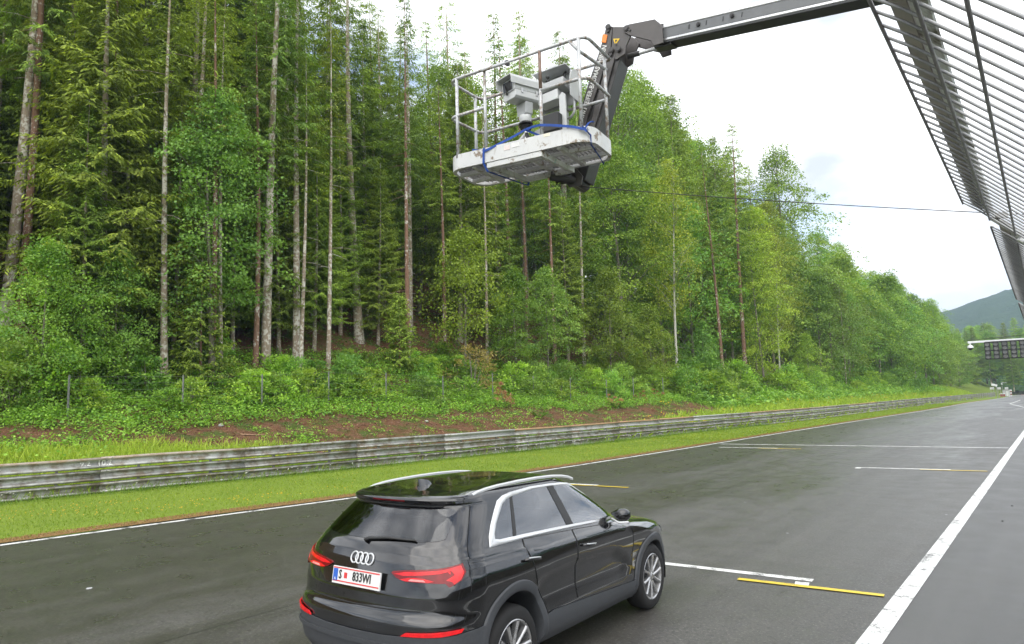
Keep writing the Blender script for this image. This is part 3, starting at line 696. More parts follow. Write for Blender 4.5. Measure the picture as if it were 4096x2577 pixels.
for (px_, py_, h_, k_, lab_) in [(252, 800, 22, 'pole', 'slim brown stem between the broad drooping spruce and the maple'), (455, 840, 23, 'tall3', 'pale spotted stem below the maple, left of the short pale stem'), (880, 720, 24, 'pole', 'brown stem deep in shade right of the big grey trunk'), (1100, 760, 23, 'tall3', 'pale stem behind the small arching tree'), (1240, 800, 22, 'pole', 'dark stem under the basket middle'), (1425, 790, 22, 'pole2', 'thin pale stem right of the jib foot'), (1650, 800, 21, 'pole2', 'thin grey stem between the white birch and the bare tan pole')]:
    front(k_, 'spruce_tree', px_, py_, None, h_, lab_)
def free(x, y, d): return all((x - a) ** 2 + (y - b) ** 2 > d * d for a, b in taken)
# rows behind, one tree at a time
def fill(y0, y1, s0, s1, tries, dmin, kinds, hs, group, labels, names):
    for _ in range(tries):
        y = random.uniform(y0, y1); s = random.uniform(s0, s1); x = float(bx(y)) - s
        if not free(x, y, dmin): continue
        k = random.choices(range(len(kinds)), [w for _, w in kinds])[0]
        taken.append((x, y)); tree(kinds[k][0], names[k], x, y, labels[k], group=group, h=random.uniform(*hs) * (1.25 if y < 21 and s < 50 else 1.0), sxy=random.uniform(.9, 1.15))
fill(2, 22, 12.5, 18, 260, 2.6, [('low2', 2), ('low', 2)], (11, 16), 'low boughed spruces between the left trunks', ['low boughed spruce filling the gaps between the left and centre trunks'] * 2, ['spruce_tree'] * 2)
fill(0, 46, 13.5, 24, 900, 2.7, [('tall', 2), ('tall2', 2), ('low2', 2.2), ('beech', 1)], (21, 25), 'shaded trees just behind the front row of trunks', ['spruce standing in the shade behind the front row of trunks'] * 3 + ['dark beech standing in the shade behind the front row of trunks'], ['spruce_tree'] * 3 + ['beech_tree'])
fill(-6, 60, 23, 46, 1200, 3.4, [('low2', 3), ('low', 2), ('beech2', 2)], (14, 18), 'trees deep in the dark of the wood', ['spruce deep in the dark of the wood behind the shaded rows'] * 2 + ['beech deep in the dark of the wood behind the shaded rows'], ['spruce_tree'] * 2 + ['beech_tree'])
fill(46, 100, 12.5, 16.5, 300, 3.4, [('edge2', 1.6), ('beech', 2), ('bright', .8), ('low2', 1.4)], (16, 24), 'edge trees above the grass bank', ['bushy broadleaf at the wood edge above the grass bank', 'layered beech at the wood edge above the grass bank', 'light green beech at the wood edge above the grass bank', 'spruce at the wood edge above the grass bank'], ['beech_tree', 'beech_tree', 'beech_tree', 'spruce_tree'])
fill(44, 112, 14, 34, 900, 4.0, [('beech2', 1.3), ('tall', 2.0), ('low2', 2.0), ('beech', 1)], (28, 33), 'tall trees behind the wood edge on the right', ['tall beech behind the wood edge right of the basket', 'tall spruce behind the wood edge right of the basket', 'dense spruce behind the wood edge right of the basket', 'dark beech behind the wood edge right of the basket'], ['beech_tree', 'spruce_tree', 'spruce_tree', 'beech_tree'])
fill(100, 225, 8.5, 14, 340, 4.4, [('edge2', 2), ('beech', 2), ('beech2', 1.5), ('edge', 1)], (13, 21), 'far edge trees above the far grass bank', ['bushy broadleaf far down the track above the grass bank', 'dark beech far down the track above the grass bank', 'beech far down the track above the grass bank', 'light broadleaf far down the track above the grass bank'], ['beech_tree'] * 4)
fill(100, 240, 14, 34, 420, 6.0, [('beech2', 1.6), ('low2', 1.4), ('beech', 1)], (20, 25), 'far tall trees behind the far wood edge', ['tall beech far down the track behind the wood edge', 'tall spruce far down the track behind the wood edge', 'dark beech far down the track behind the wood edge'], ['beech_tree', 'spruce_tree', 'beech_tree'])
fill(-10, 70, 46, 66, 500, 4.2, [('low2', 2), ('low', 1), ('beech2', 1)], (13, 17), 'trees at the top of the wooded slope', ['spruce at the top of the wooded slope behind all others'] * 2 + ['beech at the top of the wooded slope behind all others'], ['spruce_tree'] * 2 + ['beech_tree'])
# trees closing the view beyond the bend
random.seed(5)
for i in range(95):
    y = random.uniform(262, 345); x = random.uniform(-40, 75)
    k = random.choice(['low2', 'beech', 'low', 'low2', 'beech2']); hh = random.uniform(14, 20) + (y - 262) * .06
    tree(k, 'spruce_tree' if k in ('low', 'low2') else 'beech_tree', x, y, 'dark tree in the wood that closes the view beyond the bend', group='trees beyond the bend', h=hh, sxy=1.15, z=(y - 262) * .10)
# ------------------------------------------------------------------ shrubs on the bank
random.seed(9)
def shrub(k, x, y, label, group, s=1.0, name='shrub'):
    o = tree(k, name, x, y, label, 'shrub', group, h=k['H'] * s, sxy=random.uniform(.9, 1.25), sink=.08); return o
for (px, s, k, sc, lab) in [(30, 8.2, 2, 1.15, 'leafy elder shrub at the left edge, in front of the two thick trunks'), (135, 8.6, 0, 1.3, 'bright shrub right of the left edge elder, by the leftmost fence post'), (215, 8.0, 3, 1.2, 'low light shrub right of the leftmost fence post'), (290, 9.6, 2, 1.0, 'elder shrub with white blossom left of the thin bare stem'), (345, 8.6, 4, .9, 'broad leaved shrub at the foot of the thin bare stem'),
                            (450, 7.6, 1, 1.0, 'low shrub left of the short pale stem at the fence'), (560, 7.8, 3, 1.1, 'yellow-green shrub right of the thin dark stem'), (600, 7.5, 0, .9, 'shrub around the fence post below the straight pale spruce'), (660, 7.4, 1, 1.0, 'bushy shrub between two fence posts below the pale spruces'),
                            (720, 7.6, 0, .9, 'shrub left of the third fence post in mid picture'), (800, 7.7, 1, 1.0, 'shrub below the big grey trunk'), (865, 7.5, 3, 1.2, 'light shrub right of the big grey trunk'), (1000, 7.8, 4, .8, 'broad leaved shrub right of the reddish pole'), (1090, 7.6, 1, 1.0, 'shrub below the brown dead brush'),
                            (1215, 8.0, 0, 1.2, 'dense shrub right of the rust-brown dead spruce'), (1270, 7.8, 2, .9, 'tall shrub below the dark reddish pole'), (1320, 7.4, 1, 1.0, 'round shrub left of the pale barked pole'), (1400, 8.0, 0, 1.1, 'shrub right of the pale barked pole'), (1465, 8.2, 2, 1.0, 'tall shrub below the layered beech'), (1530, 8.0, 1, 1.1, 'shrub left of the white birch foot'), (1620, 8.2, 3, 1.4, 'bright shrub right of the white birch foot'), (1740, 8.3, 0, 1.2, 'shrub on the bank below the brightest tree')]:
    x, y = col_at(px, s + .9); shrub(KB[k], x, y, lab, None, sc * .9)
for i in range(90):
    y = random.uniform(2, 58); s = random.uniform(7.6, 13); x = float(bx(y)) - s
    shrub(random.choice(KB), x, y, 'low leafy undergrowth shrub among the stems behind the fence', 'undergrowth shrubs behind the fence', random.uniform(.4, .85))
for i in range(52):
    y = 50 + 120 * random.random() ** 1.3; s = random.uniform(6.8, 10.5); x = float(bx(y)) - s
    shrub(random.choice(KB[:3] + KB[4:]), x, y, 'bushy shrub at the top of the grass bank down the track', 'shrubs along the far grass bank', random.uniform(.9, 1.5))
x, y = col_at(1112, 9.2); shrub(KBR, x, y, 'big heap of olive-brown dead brush leaning on the thin brown stem', None, 1.25, 'dead_brush')
x, y = col_at(1186, 6.9); shrub(KRU, x, y, 'rust-brown dead spruce standing by the tallest fence post', None, 1.25, 'dead_spruce')
for px, s in ((1505, 7.0), (1545, 7.2), (1440, 6.6), (780, 9.6)):
    x, y = col_at(px, s); shrub(KRU, x, y, 'small rust-brown dead bush on the soil by the fence', 'small dead bushes by the fence', random.uniform(.6, .9), 'dead_bush')
# ------------------------------------------------------------------ ground cover: nobody could count it
def scatter(n, y0, y1, s0, s1, fn, pw=1.0):
    out = []; 
    while len(out) < n:
        m = n * 3
        y = y0 + (y1 - y0) * rng.random(m) ** pw; s = rng.uniform(s0, s1, m); x = bx(y) - s
        keep = rng.random(m) < fn(x, y, s)
        out.extend(np.stack([x, y], 1)[keep].tolist())
    return np.array(out[:n])
def soil_mask(x, y, s):
    a = np.clip((y - 9) / 4, 0, 1) * np.clip((58 - y) / 8, 0, 1) * np.clip((s - 1.0) / .8, 0, 1) * np.clip((6.6 - s) / 1.2, 0, 1)
    lf = np.clip((12 - y) / 3, 0, 1) * np.clip((s - 4.6) / .8, 0, 1) * np.clip((7.2 - s) / .8, 0, 1)
    n = fbm(x, y, .55, 17)
    return np.clip((np.maximum(a, lf * .8) * 1.25 - .12) * np.clip((n - .15) * 5, .45, 1.3), 0, 1)
def grass_mask(x, y, s):
    near = np.clip((17 - y) / 5, 0, 1) * np.clip((5.4 - (y - 4) * .16 - s) / 1.0, 0, 1)
    mid = np.clip((y - 30) / 10, 0, 1) * np.clip((1.8 + (y - 30) * .12 - s) / 1.2, 0, 1)
    return np.clip(np.maximum(near, mid) + .25 * np.clip(.9 - s, 0, 1), 0, 1)
def plants(n, y0, y1, s0, s1, fn, nl, leaf, hgt, cols, narrow, up, pw=1.0, spread=.16):
    P = scatter(n, y0, y1, s0, s1, fn, pw); idx = np.repeat(np.arange(n), nl); m = len(idx)
    z = hill(P[:, 0], P[:, 1]); hs_ = hgt * rng.uniform(.35, 1.2, n)
    base = np.stack([P[idx, 0] + rng.normal(0, spread, m), P[idx, 1] + rng.normal(0, spread, m), z[idx] + hs_[idx] * rng.random(m)], 1)
    if up: base[:, 2] = z[idx] - .02
    dd = unit(rng.normal(0, 1, (m, 3)) * np.array([1, 1, .4]) + np.array([0, 0, up])); nn = unit(rng.normal(0, .6, (m, 3)) + np.array([0, 0, 0 if up else 1.0]) + (rng.normal(0, 1, (m, 3)) if up else 0))
    ln = (leaf * rng.uniform(.6, 1.4, m)); V, Fc = kites(base, dd, nn, ln, ln * narrow)
    f = np.clip(rng.normal(.5, .28, n)[idx] + rng.normal(0, .15, m), 0, 1)[:, None]
    return V, np.repeat(np.array(cols[0]) * (1 - f) + np.array(cols[1]) * f, 4, 0) * 1.85
def stuff(name, parts, mat, label, cat):
    V = np.concatenate([p[0] for p in parts]); C = np.concatenate([p[1] for p in parts])
    o = put(name, np_mesh(name, V, np.arange(len(V)).reshape(-1, 4), mat, C)); return tag(o, label, cat, kind='stuff')
leafy = lambda x, y, s: np.clip(1 - soil_mask(x, y, s) * 1.06 - grass_mask(x, y, s) * .9, .004, 1) * np.clip(.25 + fbm(x, y, .7, 8) * 1.3, 0, 1)
stuff('undergrowth', [plants(26000, -6, 60, .4, 13, leafy, 9, .095, .42, ((.055, .125, .018), (.15, .27, .035)), .7, 0, 1.1),
                      plants(4500, 0, 60, 5.5, 22, lambda x, y, s: 1 + 0 * x, 7, .13, .5, ((.03, .085, .015), (.09, .19, .03)), .6, 0, 1.1),
                      plants(1300, 0, 58, .8, 6, lambda x, y, s: np.clip(fbm(x, y, 1.3, 23) * 2 - .9, 0, 1), 9, .07, .16, ((.07, .15, .02), (.17, .29, .04)), .7, 0, 1.2, .12),
                      plants(7000, 55, 170, 4.5, 11, lambda x, y, s: 1 + 0 * x, 6, .30, .9, ((.05, .12, .02), (.14, .25, .035)), .6, 0, 1.5, .4)], M_LEAF, 'leafy green undergrowth and brambles covering the bank under the wood', 'undergrowth')
gm = lambda x, y, s: grass_mask(x, y, s)
stuff('tall_grass', [plants(15000, -8, 30, 0, 5.6, gm, 6, .34, 0, ((.17, .26, .03), (.33, .42, .055)), .06, 1.5, 1, .07),
                     plants(12000, 30, 190, 0, 8.5, gm, 5, .48, 0, ((.16, .25, .03), (.30, .41, .05)), .12, 1.4, 1.7, .16),
                     plants(3000, -8, 60, -.05, .35, lambda x, y, s: 1 + 0 * x, 5, .30, 0, ((.09, .18, .02), (.19, .30, .04)), .05, 1.6, 1.2, .06)], M_LEAF, 'tall bright meadow grass behind the guard rail', 'grass')
# short grass of the verge, with flowers
def verge_pts(n, y0, y1, pw=1.0, a=0.0, b=1.0):
    y = y0 + (y1 - y0) * rng.random(n) ** pw; t = a + (b - a) * rng.random(n); x0 = bx(y) + .15; x1 = ex(y) - .45
    x = x0 + (x1 - x0) * t; return x, y, .03 * np.clip(1 + (bx(y) - x) / 2.5, 0, 1)
def blades(n, y0, y1, pw, hgt, w, cols, a=0, b=1):
    x, y, z = verge_pts(n, y0, y1, pw, a, b); base = np.stack([x, y, z - .005], 1)
    dd = unit(rng.normal(0, .55, (n, 3)) + np.array([0, 0, 1.0])); nn = unit(rng.normal(0, 1, (n, 3)))
    ln = hgt * rng.uniform(.5, 1.3, n); V, Fc = kites(base, dd, nn, ln, np.full(n, w))
    f = np.clip(vnoise(x, y, .9, 31) * .8 + rng.normal(.1, .25, n), 0, 1)[:, None]
    return V, np.repeat(np.array(cols[0]) * (1 - f) + np.array(cols[1]) * f, 4, 0)
GC = ((.135, .225, .018), (.25, .335, .035))
stuff('verge_grass', [blades(60000, -8, 34, 1, .07, .014, GC), blades(32000, 34, 120, 1.5, .08, .03, GC), blades(9000, -8, 50, 1, .2, .014, ((.09, .18, .02), (.18, .29, .04)), 0, .1)], M_LEAF, 'short bright green grass of the verge between guard rail and track', 'grass')
dn = 7000; yv = -8 + 70 * rng.random(dn) ** 1.3; xv = ex(yv) - .2 - .5 * rng.random(dn) ** 1.3
Vd, Fd = kites(np.stack([xv, yv, np.full(dn, .006)], 1), unit(rng.normal(0, .8, (dn, 3)) + np.array([0, 0, .7])), unit(rng.normal(0, 1, (dn, 3))), rng.uniform(.03, .10, dn), np.full(dn, .012))
fd = rng.random((dn, 1)); stuff('dry_grass', [(Vd, np.repeat(np.array([.24, .15, .06]) * (1 - fd) + np.array([.40, .29, .13]) * fd, 4, 0))], M_LEAF, 'dry brown grass fringe along the white edge line', 'grass')
def dots(x, y, z, size, col):
    n = len(x); b = np.stack([x, y, z], 1); b[:, 0] -= size / 2
    V, Fc = kites(b, np.tile([1.0, 0, 0], (n, 1)), unit(np.stack([CC - b], 0)[0] * 0 + np.array([.5, -.6, .7])) * np.ones((n, 1)), np.full(n, size), np.full(n, size))
    return V, np.repeat(np.array(col) * rng.uniform(.8, 1.1, (n, 1)), 4, 0)
x1, y1, z1 = verge_pts(520, 1, 12, 1, .35, .85); k1 = vnoise(x1, y1, .8, 41) > .5
x2, y2, z2 = verge_pts(420, 8, 60, 1.2, .2, .95)
PF = scatter(260, 6, 16, .4, 1.8, lambda x, y, s: np.clip(vnoise(x, y, .9, 44) * 3 - 1.2, 0, 1)); zf = hill(PF[:, 0], PF[:, 1])
PK = scatter(170, 3, 16, .3, 2.2, lambda x, y, s: np.clip(vnoise(x, y, .7, 47) * 3 - 1.4, 0, 1)); zk = hill(PK[:, 0], PK[:, 1])
PY = scatter(170, 36, 170, .5, 5.5, lambda x, y, s: np.clip(vnoise(x, y, .35, 48) * 3 - 1.5, 0, 1), 1.3); zy = hill(PY[:, 0], PY[:, 1])
xw, yw, zw = verge_pts(90, 2, 50, 1.2, 0, .09)
stuff('meadow_flowers', [dots(x1[k1], y1[k1], z1[k1] + .08, .035, (.72, .50, .03)), dots(x2, y2, z2 + .07, .026, (.66, .52, .05)), dots(PF[:, 0], PF[:, 1], zf + .3, .05, (.72, .52, .03)), dots(PK[:, 0], PK[:, 1], zk + .4, .06, (.62, .22, .36)), dots(PY[:, 0], PY[:, 1], zy + .5, .11, (.70, .52, .03)), dots(xw, yw, zw + .26, .055, (.75, .75, .70))], M_LEAF, 'scattered yellow, pink and white meadow flowers in the grass', 'flowers')
# wood chips and twigs lying on the bare soil
PC = scatter(13000, -4, 58, .8, 6.5, lambda x, y, s: soil_mask(x, y, s), 1.2); n = len(PC); zc = hill(PC[:, 0], PC[:, 1])
Vc, Fc_ = kites(np.stack([PC[:, 0], PC[:, 1], zc + .012 + .02 * rng.random(n)], 1), unit(np.concatenate([rng.normal(0, 1, (n, 2)), rng.normal(0, .18, (n, 1))], 1)), unit(rng.normal(0, .35, (n, 3)) + np.array([0, 0, 1.0])), rng.uniform(.06, .24, n), rng.uniform(.02, .05, n))
fc = rng.random((n, 1)) ** 1.5; M_CHIP = leaf_mat('wood_chips', .0, .9)
stuff('wood_chips', [(Vc, np.repeat(np.array([.13, .068, .04]) * (1 - fc) + np.array([.40, .25, .15]) * fc, 4, 0))], M_CHIP, 'wood chips and broken twigs on the bare brown soil', 'wood chips')
# ferns
def fern_mesh(seed, L=.75, nf=9):
    rs = np.random.default_rng(seed); Vs = []; Cs = []
    for k in range(nf):
        a = 6.283 * k / nf + rs.normal(0, .2); h = np.array([math.cos(a), math.sin(a), 0]); sd_ = np.array([-h[1], h[0], 0]); ll = L * rs.uniform(.75, 1.15)
        t = np.linspace(.12, 1, 20); P = h * (ll * .75 * t)[:, None] + np.array([0, 0, 1.0]) * (ll * (1.05 * t - .62 * t ** 2))[:, None]
        for sg in (-1, 1):
            w = ll * .24 * np.sin(np.clip(t * 1.05, 0, 1) * math.pi * .9 + .25)
            V, _ = kites(P, unit(sd_ * sg + h * .35 + np.array([0, 0, -.2])) * np.ones((20, 1)), unit(np.array([0, 0, 1.0]) - h * .4) * np.ones((20, 1)), w, np.full(20, ll * .052))
            Vs.append(V); Cs.append(np.tile([.11, .22, .03], (len(V), 1)) * rs.uniform(.8, 1.2))
    V = np.concatenate(Vs); return np_mesh('fern', V, np.arange(len(V)).reshape(-1, 4), M_LEAF, np.concatenate(Cs))
FM = [fern_mesh(1), fern_mesh(2, .9, 8)]
for i, (px, py, lab) in enumerate([(338, 990, 'tall upright fern on the soil bank near the left'), (410, 975, 'spreading fern right of the tall upright one'), (465, 935, 'large fern below the short pale stem'), (520, 925, 'fern right of the large one below the thin dark stem'), (612, 965, 'fern at the foot of the left mid fence post'), (655, 930, 'fern behind the wire between two fence posts'), (1270, 985, 'single fern on bare soil right of the tallest fence post'), (1450, 960, 'fern on the soil edge beside the meadow grass')]):
    p = foot(px, py); o = put('fern', FM[i % 2]); o.location = (p[0], p[1], float(hill(p[0], p[1])) - .03); s = random.uniform(.85, 1.25); o.scale = (s, s, s); o.rotation_euler[2] = random.uniform(0, 6); tag(o, lab, 'fern', 'ferns on the bank')
# stumps, stones and fallen branches
M_STONE = simple('pale_stone', (.34, .33, .31), .9, 0, .3, 9); M_STICK = simple('bare_wood', (.30, .19, .11), .9, 0, .4, 12)
def stone(x, y, r, label):
    b = MB(); rs = random.Random(int(x * 100)); n = 8; prof = []
    V = []; 
    for i in range(5):
        ph = -.4 + i * .49
        for k in range(n): V.append((r * math.cos(ph) * math.cos(k * .785) * rs.uniform(.8, 1.2), r * math.cos(ph) * math.sin(k * .785) * rs.uniform(.8, 1.2), r * .7 * math.sin(ph)))
    b.add(V, [(i * n + k, i * n + (k + 1) % n, (i + 1) * n + (k + 1) % n, (i + 1) * n + k) for i in range(4) for k in range(n)] + [tuple(range(32, 40))])
    o = b.build('stone', M_STONE); o.location = (x, y, float(hill(x, y)) + r * .1); tag(o, label, 'stone')
for px, py, r, lab in [(1003, 992, .10, 'pale stone on the soil left of the bare patch'), (520, 1003, .11, 'pale stone lying on the soil below the ferns'), (1325, 1008, .13, 'small grey stone at the meadow edge')]:
    p = foot(px, py); stone(p[0], p[1], r, lab)
def stick(px, py, L, ang, label, r=.03):
    p = foot(px, py); b = MB(); d = np.array([math.cos(ang), math.sin(ang), 0]); pts = []
    for t in np.linspace(-.5, .5, 5):
        c = np.array([p[0], p[1], 0]) + d * L * t + np.array([0, 0, 0]); c[2] = float(hill(c[0], c[1])) + r + .06 * abs(t); pts.append(c)
    b.tube(pts, [r, r * .95, r * .8, r * .6, r * .35], 6); o = b.build('fallen_branch', M_STICK, smooth=True); tag(o, label, 'branch')
stick(600, 1027, 1.1, 1.2, 'pale broken branch lying on the bare soil'); stick(490, 905, 2.6, .9, 'dark forked branch on the ground at the fence', .05); stick(880, 770, 2.0, .5, 'fallen branch on the slope right of the big grey trunk', .045); stick(560, 825, 2.6, 1.5, 'thin fallen branch on the dark slope below the maple', .04)
# ------------------------------------------------------------------ wire fence
M_FPOST = simple('fence_post_steel', (.19, .195, .185), .6, .3, .2, 10, False)
fence = thing('wire_fence', 'thin wire deer fence on grey steel posts along the bank', 'fence', (float(bx(15)) - 7.6, 15, 2))
FP = []
for px in (161, 430, 616, 773, 908, 1042, 1159, 1255, 1342, 1427, 1490, 1560, 1640, 1720, 1833, 1862, 1890, 1918, 1945):
    x, y = col_at(px, 7.6); z = float(hill(x, y)); FP.append((x, y, z)); hh = 1.55
    b = MB(); b.box((x, y, z + hh / 2 - .2), (.05, .05, hh + .4), np.array(Matrix.Rotation(.6 + .2 * math.sin(px), 3, 'Z'))); b.box((x, y, z + hh + .005), (.055, .055, .02)); b.build('post', M_FPOST, fence)
for hh in (.35, .7, 1.0, 1.25, 1.5):
    MB().tube([(x, y, z + hh + .02 * math.sin(i * 3)) for i, (x, y, z) in enumerate(FP)], .0028, 4).build('wire', M_FPOST, fence)
# ------------------------------------------------------------------ the black car (local frame: x forward from the rear bumper, y left, z up)
M_BLK = simple('black_car_paint', (.0055, .0060, .0070), .09, 0, .1, 3, True, .5, 1.0, 1.5)
M_GLS = simple('tinted_car_glass', (.006, .008, .009), .015, 0, .1, 3, True, .7, 0, 1.65)
M_GLSF = simple('green_tinted_glass', (.012, .022, .020), .015, 0, .1, 3, True, .7, 0, 1.75)
M_CLAD = simple('grey_plastic_cladding', (.060, .064, .070), .5, 0, .12, 40, True, .4)
M_CHR = simple('satin_aluminium_trim', (.62, .63, .64), .35, .25, .04, 8)
M_TYRE = simple('tyre_rubber', (.016, .016, .016), .8, 0, .25, 25)
M_RIM = simple('alloy_rim', (.52, .52, .52), .3, .75, .2, 10)
M_DARK = simple('dark_plastic', (.012, .012, .012), .5, 0, .2, 10)
M_RED = simple('red_lamp_lens', (.68, .012, .016), .12, 0, .25, 14, True, .5)
M_RED2 = simple('dark_red_lamp_lens', (.17, .006, .008), .12, 0, .3, 10, True, .5)
M_CLR = simple('clear_lamp_strip', (.80, .30, .28), .1, 0, .2, 20, True, .7)
M_PLW = simple('number_plate_white', (.78, .78, .76), .4, 0, .04, 4); M_PLB = simple('number_plate_blue', (.03, .12, .50), .4, 0, .05, 4); M_PLR = simple('number_plate_red', (.62, .05, .05), .4, 0, .05, 4); M_PLK = simple('number_plate_black', (.02, .02, .02), .5, 0, .1, 4)
def car_glass(name, tint, refl):
    q = MN(name); q.t.nodes.remove(q.b); tr = q.n('BsdfTransparent'); tr.inputs['Color'].default_value = (*tint, 1); gl = q.n('BsdfGlossy'); gl.inputs['Roughness'].default_value = .012
    gl.inputs['Color'].default_value = (.95, .97, 1, 1); fr = q.n('Fresnel'); fr.inputs['IOR'].default_value = refl; ms = q.n('MixShader'); q.l(fr.outputs[0], ms.inputs[0]); q.l(tr.outputs[0], ms.inputs[1]); q.l(gl.outputs[0], ms.inputs[2]); q.l(ms.outputs[0], q.out.inputs['Surface']); return q.m
M_WINR = car_glass('privacy_glass', (.10, .11, .12), 2.7); M_WINF = car_glass('green_tinted_window', (.42, .55, .50), 2.9); M_WINB = car_glass('rear_privacy_glass', (.08, .09, .09), 1.75)
M_CABIN = simple('dark_cabin_trim', (.018, .018, .019), .8, 0, .2, 8); M_SEAT = simple('dark_seat_fabric', (.035, .035, .037), .85, 0, .2, 20)
INN_P = [(.765, 1.165), (.785, 1.20), (.855, 1.268), (.965, 1.345), (1.045, 1.400), (1.13, 1.432), (1.24, 1.449), (1.54, 1.474), (1.845, 1.474), (2.09, 1.464), (2.22, 1.450), (2.33, 1.425), (2.54, 1.326), (2.68, 1.248), (2.79, 1.180), (2.86, 1.118), (2.86, 1.102), (2.75, 1.100), (2.3, 1.115), (1.91, 1.130), (1.5, 1.141), (1.12, 1.150), (.82, 1.155)]
RWN_P = [(.62, 1.20), (.66, 1.215), (.60, 1.40), (.55, 1.415), (-.55, 1.415), (-.60, 1.40), (-.66, 1.215), (-.62, 1.20), (-.3, 1.185), (.3, 1.185)]
def inpoly(x, y, P):
    c = False
    for i in range(len(P)):
        (x1, y1), (x2, y2) = P[i - 1], P[i]
        if (y1 > y) != (y2 > y) and x < (x2 - x1) * (y - y1) / (y2 - y1) + x1: c = not c
    return c
CAR_YAW = -.059; CAR_S = .992; BP = .026
car = thing('black_car', 'shiny black compact SUV driving away on the wet track', 'car', (-4.398, 3.438, 0), math.pi / 2 - CAR_YAW)
car.scale = (CAR_S,) * 3
def itp(tab, z): return float(np.interp(z, [a for a, _ in tab], [b for _, b in tab]))
XR = [(.20, .20), (.26, .10), (.34, .045), (.46, .015), (.56, .0), (.63, .0), (.665, .012), (.69, .035), (.73, .045), (.82, .055), (.95, .08), (1.04, .105), (1.10, .13), (1.16, .165), (1.20, .20), (1.30, .295), (1.40, .395), (1.425, .415), (1.440, .412), (1.452, .385), (1.475, .372), (1.492, .382), (1.508, .43), (1.530, .60), (1.550, .84), (1.566, 1.12), (1.578, 1.45), (1.584, 1.75), (1.588, 1.88)]
XF = [(.20, 4.25), (.30, 4.38), (.45, 4.46), (.60, 4.47), (.72, 4.44), (.82, 4.38), (.90, 4.22), (.95, 4.0), (1.0, 3.62), (1.035, 3.30), (1.06, 3.12), (1.09, 3.03), (1.2, 2.88), (1.3, 2.73), (1.4, 2.56), (1.47, 2.44), (1.508, 2.36), (1.530, 2.30), (1.550, 2.22), (1.566, 2.12), (1.578, 2.02), (1.584, 1.95), (1.588, 1.90)]
WT = [(.20, .80), (.27, .875), (.34, .90), (.46, .908), (.60, .905), (.70, .906), (.80, .915), (.88, .918), (.95, .912), (1.01, .897), (1.06, .873), (1.10, .852), (1.15, .826), (1.2, .80), (1.3, .745), (1.4, .688), (1.47, .650), (1.492, .640), (1.508, .628), (1.530, .600), (1.550, .55), (1.566, .47), (1.578, .36), (1.584, .24), (1.588, .05)]
RO = np.array([(0, 0), (.005, .2), (.018, .4), (.040, .57), (.075, .715), (.125, .83), (.19, .915), (.285, .97), (.43, 1.0)])
FO = np.array([(0, 0), (.012, .25), (.045, .46), (.10, .63), (.19, .77), (.31, .88), (.47, .95), (.75, 1.0)])
def door_line(x): return float(np.interp(x, [1.16, 1.23, 1.31, 1.46, 1.77, 2.07, 2.39, 2.67, 2.81, 2.96, 3.05], [.60, .725, .785, .815, .825, .825, .81, .785, .72, .665, .60]))
def sculpt(x, z):
    """side surface relief: wheel blisters, shoulder crease, scooped lower doors"""
    d = 0.0
    for xc in (.92, 3.60):
        e = ((x - xc) / .62) ** 2
        if z < 1.06: d += .020 * math.exp(-e) * math.exp(-((z - .86) / .16) ** 2)
    # crease under the windows
    cz = float(np.interp(x, [.1, .7, 1.05, 1.3, 1.5, 2.9, 3.3, 4.2], [1.075, 1.085, 1.06, 1.02, 1.0, .985, 1.0, .90]))
    d += .010 * math.exp(-((z - cz) / .028) ** 2) * (1 if z < cz else .6)
    dl = door_line(x)
    if 1.16 < x < 3.05 and z < dl:
        e = min(1, (x - 1.16) / .12, (3.05 - x) / .2)
        d -= .030 * e * min(1, (dl - z) / .035) * float(np.clip((z - .42) / .2, 0, 1))
    return d
def outline(z, N1=26, N2=74, N3=22):
    xr, xf, w = itp(XR, z), itp(XF, z), itp(WT, z); Ls = xf - xr; k = min(1, Ls / 1.9); kf = k * (1 if z < 1.0 else max(.45, 1 - (z - 1.0) * 5))
    t = np.linspace(0, 8, N1); a = np.interp(t, range(9), RO[:, 0]); b = np.interp(t, range(9), RO[:, 1])
    # smooth the rear polyline
    a = np.convolve(np.pad(a, 2, mode='reflect', reflect_type='odd'), [.1, .2, .4, .2, .1], 'valid'); b = np.convolve(np.pad(b, 2, mode='reflect', reflect_type='odd'), [.1, .2, .4, .2, .1], 'valid'); b[0] = 0; a[0] = 0
    P = [(xr + a_ * k, w * min(b_, 1)) for a_, b_ in zip(a, b)]
    x0 = P[-1][0]; t = np.linspace(0, 7, N3); fa = np.interp(t, range(8), FO[:, 0]) * kf; fb = np.interp(t, range(8), FO[:, 1])
    x1 = xf - fa[-1]
    for u in np.linspace(0, 1, N2)[1:-1]:
        x = x0 + (x1 - x0) * u; P.append((x, w * (1 - .012 * max(0, (x - 2.6) / 1.8) ** 2)))
    for a_, b_ in list(zip(fa, fb))[::-1]: P.append((xf - a_, w * b_ * (.991 if a_ > .3 else 1)))
    out = []
    for x, y in P:
        if y > w * .6 and w > .5: y += sculpt(x, z) * min(1, (y / w - .6) / .3)
        out.append((x, y))
    return np.array(out)
NP1 = 26
def pitch(P):
    """body pitch, nose slightly down"""
    P = np.array(P, float).reshape(-1, 3); f = P[:, 0] - 3.6
    return np.stack([3.6 + f * math.cos(BP) + P[:, 2] * math.sin(BP), P[:, 1], P[:, 2] * math.cos(BP) - f * math.sin(BP)], 1)
_oc = {}
def oline(z):
    k = round(z, 4)
    if k not in _oc: _oc[k] = outline(k)
    return _oc[k]
